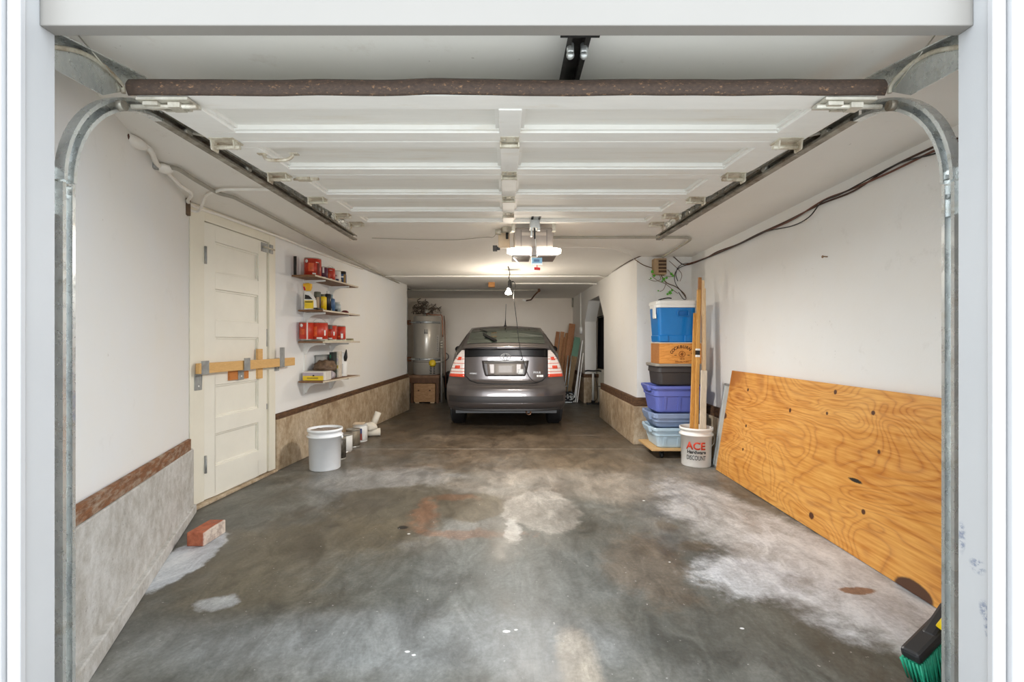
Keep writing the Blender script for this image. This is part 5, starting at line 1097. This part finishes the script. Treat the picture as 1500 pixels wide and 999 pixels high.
# ------------------------------------------------------------------ plywood sheet and the framed pane behind it
q = [Vector((1.955, 2.02, .004)), Vector((1.980, 4.46, .004)), Vector((2.105, 4.40, .945)), Vector((2.040, 2.02, .952))]
nrm = (q[1]-q[0]).cross(q[3]-q[0]).normalized(); nrm = nrm if nrm.x > 0 else -nrm
b = MB().hexa([q[0], q[1], q[2], q[3]], [p+nrm*.018 for p in q])
tag(b.build('plywood_sheet', M_PLY, bevel=.002), 'large orange-toned plywood sheet leaning against the right wall', 'plywood')
t = thing('framed_pane', 'thin aluminium-framed pane leaning behind the far end of the plywood', 'pane', (2.05, 4.5, 0))
a0, a1 = Vector((2.020, 4.60, .003)), Vector((2.135, 4.60, .80)); e0, e1 = Vector((2.025, 3.5, .003)), Vector((2.100, 3.5, .80))
MB().beam(a0, a1, .022, .018, (0, 1, 0)).build('stile', M_STEEL, t, bevel=.002); MB().beam(e0, e1, .022, .018, (0, 1, 0)).build('stile', M_STEEL, t)
MB().beam(a1, e1, .02, .018, (0, 0, 1)).build('top_rail', M_STEEL, t); MB().beam(a0+Vector((0, 0, .01)), e0+Vector((0, 0, .01)), .02, .018, (0, 0, 1)).build('bottom_rail', M_STEEL, t)
MB().add([a0, a1, e1, e0], [(0, 1, 2, 3)]).build('glass', mat('pane glass', (196, 196, 190), .1, spec=.6), t, solid=.004)
# ------------------------------------------------------------------ angle broom in the front right corner
br = thing('broom', 'broom with green bristles and black head leaning in the front right corner', 'broom', (1.56, 1.72, 0))
h0, h1 = Vector((1.425, 1.665, .105)), Vector((1.675, 1.775, .190))
b = MB().beam(h0, h1, .040, .062, (0, 0, 1)); b2 = MB().beam(h0+Vector((.10, .04, .040)), h1+Vector((-.01, 0, .03)), .03, .045, (0, 0, 1))
b.add(b2.v, b2.f); b.build('broom_head', mat('broom black', (44, 43, 44), .4), br, bevel=.012)
b = MB(); rnd = random.Random(11); N = 26
for i in range(N):
    for j in range(6):
        u = (i+.5)/N; v = (j+.5)/6-.5
        top = h0.lerp(h1, u)+Vector((-.02*v*2, .05*v*2*.5, -.02)); bot = Vector((1.455+.25*u+rnd.uniform(-.006, .006), 1.672+.10*u+.085*v+rnd.uniform(-.006, .006), .002))
        b.tube([top, top.lerp(bot, .5)+Vector((0, 0, 0)), bot], [.0042, .004, .0032], 5)
b.build('bristles', mat('green bristles', (38, 158, 122), .45, var=.25, scale=60), br)
b = MB().tube([Vector((1.585, 1.70, .170)), Vector((1.64, 1.69, .27))], [.030, .024], 14); b.build('collar', mat('yellow collar', (246, 212, 24), .4), br)
MB().tube([Vector((1.64, 1.69, .27)), Vector((2.03, 1.60, 1.30))], .012, 12).build('handle', mat('broom handle', (60, 60, 62), .4), br)

# ------------------------------------------------------------------ plant sprig and wall box above the cooler
t = thing('vent_box', 'small brown slotted box on the wall above the plant sprig', 'box', (1.80, 5.6, 1.99))
M_VB = mat('tan box', (178, 150, 116), .8, var=.15)
MB().box((1.725, 5.50, 2.0), (1.87, 5.598, 2.185)).build('box', M_VB, t, bevel=.004)
for k in range(4): MB().box((1.775, 5.494, 2.02+.04*k), (1.865, 5.4995, 2.045+.04*k)).build('slot', mat('dark slot', (84, 62, 44), .8, var=.3), t)
iv = thing('ivy_sprig', 'sprig of ivy with green leaves on the wall above the cooler', 'plant', (1.85, 5.57, 1.8))
M_STEM = mat('ivy stem', (112, 84, 62), .8, var=.3); M_LEAF = mat('ivy leaf', (92, 176, 52), .5, var=.25, scale=40)
st = [[(930, 380), (942, 388), (958, 394), (968, 403), (976, 414), (990, 420), (1002, 430), (1005, 437)], [(955, 405), (965, 412), (975, 416), (985, 424), (993, 430)], [(950, 409), (960, 412), (968, 408), (962, 398)], [(976, 414), (972, 424), (966, 427)], [(968, 403), (985, 405), (978, 395)], [(972, 378), (976, 392), (968, 403)], [(980, 382), (998, 400), (996, 412)]]
for k, pl in enumerate(st): MB().tube(smooth_path([bw(x, y, .02+.012*(k % 3)) for x, y in pl], 4), .005 if k == 0 else .003, 6).build('stem', M_STEM, iv)
rnd = random.Random(5)
for (x, y, s) in ((956, 398, .042), (958, 404, .036), (972, 409, .04), (976, 407, .03), (983, 401, .036), (986, 404, .03), (981, 429, .05), (984, 425, .03), (964, 426, .02), (953, 408, .022), (970, 412, .026), (978, 431, .03)):
    p = bw(x, y, .05+rnd.random()*.03); a = rnd.uniform(0, 6.28)
    o = [(0, -.5), (.22, -.42), (.55, -.25), (.32, -.05), (.48, .3), (.15, .22), (0, .62), (-.15, .22), (-.48, .3), (-.32, -.05), (-.55, -.25), (-.22, -.42)]
    vs = [p+Vector((s*(u*math.cos(a)-v*math.sin(a)), -.010*abs(u)*2+rnd.uniform(-.004, .004), s*(u*math.sin(a)+v*math.cos(a)))) for u, v in o]
    MB().add([p]+vs, [(0, i+1, (i+1) % 12+1) for i in range(12)]).build('leaf', M_LEAF, iv, solid=.001)

# ------------------------------------------------------------------ timber and tools in the far right corner
G7 = 'boards leaning in the far right corner'
M_P1 = wood('reddish plank', (146, 96, 60), (176, 124, 84), (6, 6, .6), 5, .6, 5); M_P2 = wood('tan plank', (166, 116, 76), (190, 144, 100), (6, 6, .6), 5, .6, 5); M_P3 = wood('olive plank', (120, 96, 62), (142, 116, 78), (6, 6, .6), 5, .6, 5)
boards = [('reddish plank leaning furthest left of the boards', M_P1, (.96, 10.35), (1.195, 10.95, 1.435), .085, .02), ('tan plank second from the left of the leaning boards', M_P2, (1.06, 10.2), (1.29, 10.85, 1.43), .085, .02), ('narrow tan plank in the middle of the leaning boards', M_P2, (1.14, 10.05), (1.375, 10.75, 1.40), .06, .02),
    ('wide brown plank, tallest of the leaning boards', M_P1, (1.20, 9.95), (1.465, 10.5, 1.60), .135, .02), ('olive-brown board with a green upper end', M_P3, (1.215, 9.62), (1.495, 9.95, 1.245), .13, .02),
    ('thin brown strip behind the wheel of the hand truck', M_P1, (1.08, 9.95), (1.30, 10.6, 1.30), .03, .015)]
for i, (lab, m_, b0, top, w_, th_) in enumerate(boards):
    p0 = Vector((b0[0], b0[1], .004)); p1 = Vector(top); t = thing('wooden_board', lab, 'board', p0, G7)
    MB().beam(p0, p1, w_, th_, (1, 0, 0)).build('board', m_, t)
    if i == 4: d = p1-p0; MB().beam(p0+d*.72, p1+d*.04, w_+.004, th_+.004, (1, 0, 0)).build('green_end', mat('green paint', (92, 130, 108), .6, var=.06), t)
for k, (lab, bx_, by_, tx, ty, tz, m_) in enumerate((('white trim strip, longest of the white strips by the green-ended board', 1.335, 9.35, 1.525, 9.45, 1.235, M_WHITE), ('white trim strip nearest the doorway', 1.40, 9.34, 1.530, 9.40, .98, M_CONDW), ('white trim strip between the other two strips', 1.37, 9.36, 1.505, 9.5, 1.06, M_CONDW))):
    t = thing('trim_strip', lab, 'strip', (bx_, by_, 0), 'white trim strips'); MB().beam((bx_, by_, .004), (tx, ty, tz), .016, .012, (1, 0, 0)).build('strip', m_, t)
ht = thing('hand_truck', 'silver hand truck with spoked wheels between the car and the boards', 'hand truck', (1.17, 9.4, 0))
for x0, x1 in ((1.155, 1.27), (1.215, 1.335)): MB().tube([(x0, 9.5, .12), (x0+(x1-x0)*.8, 9.65, .78), (x1, 9.72, .92)], .011, 8).build('rail', M_STEEL, ht)
MB().tube([(1.18, 9.55, .30), (1.245, 9.55, .31)], .008, 8).build('crossbar', M_STEEL, ht)
for x in (1.165, 1.27):
    w = MB().lathe([(.075, -.022), (.105, -.02), (.11, 0), (.105, .02), (.075, .022), (.075, -.022)], (x, 9.38, .112), 24, Matrix.Rotation(R_(70), 4, 'X')).build('wheel', M_DARK, ht)
    b = MB().lathe([(.066, -.01), (.074, 0), (.066, .01), (.06, 0), (.066, -.01)], (x, 9.375, .112), 20, Matrix.Rotation(R_(70), 4, 'X')); b.lathe([(0, -.026), (.022, -.026), (.022, .026), (0, .026)], (x, 9.375, .112), 14, Matrix.Rotation(R_(70), 4, 'X'))
    for k in range(6): a = k*math.pi/3; b.beam((x, 9.372, .112), (x+.066*math.cos(a), 9.372+.02*math.sin(a), .112+.062*math.sin(a)), .010, .008)
    b.build('spoked_hub', M_STEEL, w)
MB().box((1.16, 9.33, .004), (1.30, 9.44, .012)).build('toe_plate', M_STEEL, ht)
fp = thing('floor_pump', 'white upright pump with black T-handle and foot in front of the doorway', 'pump', (1.675, 9.12, 0))
MB().tube([(1.675, 9.12, .02), (1.675, 9.12, .60)], .022, 14).build('barrel', M_WHITE, fp)
MB().tube([(1.675, 9.12, .60), (1.675, 9.12, .63)], .010, 10).build('rod', M_STEEL, fp)
MB().tube(smooth_path([(1.515, 9.12, .635), (1.58, 9.12, .645), (1.675, 9.12, .64), (1.77, 9.12, .645), (1.835, 9.12, .635)], 3), .016, 10).build('handle', M_BLACK, fp)
MB().box((1.55, 9.06, 0), (1.82, 9.19, .022)).cyl((1.675, 9.12, .02), (1.675, 9.12, .07), .034, n=14).build('foot', M_BLACK, fp, bevel=.004)
MB().tube(smooth_path([(1.71, 9.10, .05), (1.76, 9.1, .15), (1.745, 9.1, .35), (1.72, 9.1, .52), (1.70, 9.11, .60)], 4), .006, 8).build('hose', M_BLACK, fp)
sc_ = thing('suitcase', 'cream suitcase standing inside the arched doorway', 'suitcase', (1.87, 9.33, 0))
MB().box((1.795, 9.28, .02), (1.925, 9.72, .66)).build('shell', mat('cream shell', (212, 206, 190), .45, var=.04), sc_, bevel=.02)
MB().box((1.797, 9.275, .32), (1.923, 9.2795, .335)).build('clasp', M_BLACK, sc_); MB().box((1.857, 9.272, .05), (1.863, 9.2795, .64)).build('zip', M_STEELD, sc_)
for x in (1.82, 1.90): MB().cyl((x-.01, 9.33, .018), (x+.01, 9.33, .018), .018, n=12).build('wheel', M_BLACK, sc_)
ct = thing('curtain', 'black curtain hanging inside the arched doorway', 'curtain', (1.93, 9.0, .6))
b = MB(); b.grid(lambda u, v: Vector((1.925+.025*math.sin(u*38)*(1-.4*v), 8.2+1.7*u, .68+1.02*v)), 60, 6); b.build('cloth', mat('black cloth', (38, 38, 40), .9, var=.2), ct, solid=.006)
MB().tube([(1.93, 8.05, 1.72), (1.93, 10.0, 1.72)], .012, 10).build('rod', M_DARK, ct)
tag(MB().box((1.84, 8.60, .40), (1.87, 8.72, .98)).box((1.845, 8.61, .0), (1.865, 8.70, .399)).build('grey_panel', mat('pale grey panel', (150, 146, 140), .5), bevel=.004), 'narrow pale grey panel standing behind the near edge of the doorway', 'panel')
tag(MB().box((1.97, 7.7, .0), (2.05, 10.2, .66)).build('low_chest', mat('dark chest', (48, 42, 38), .7)), 'dark low chest in the shadow behind the curtain', 'chest')
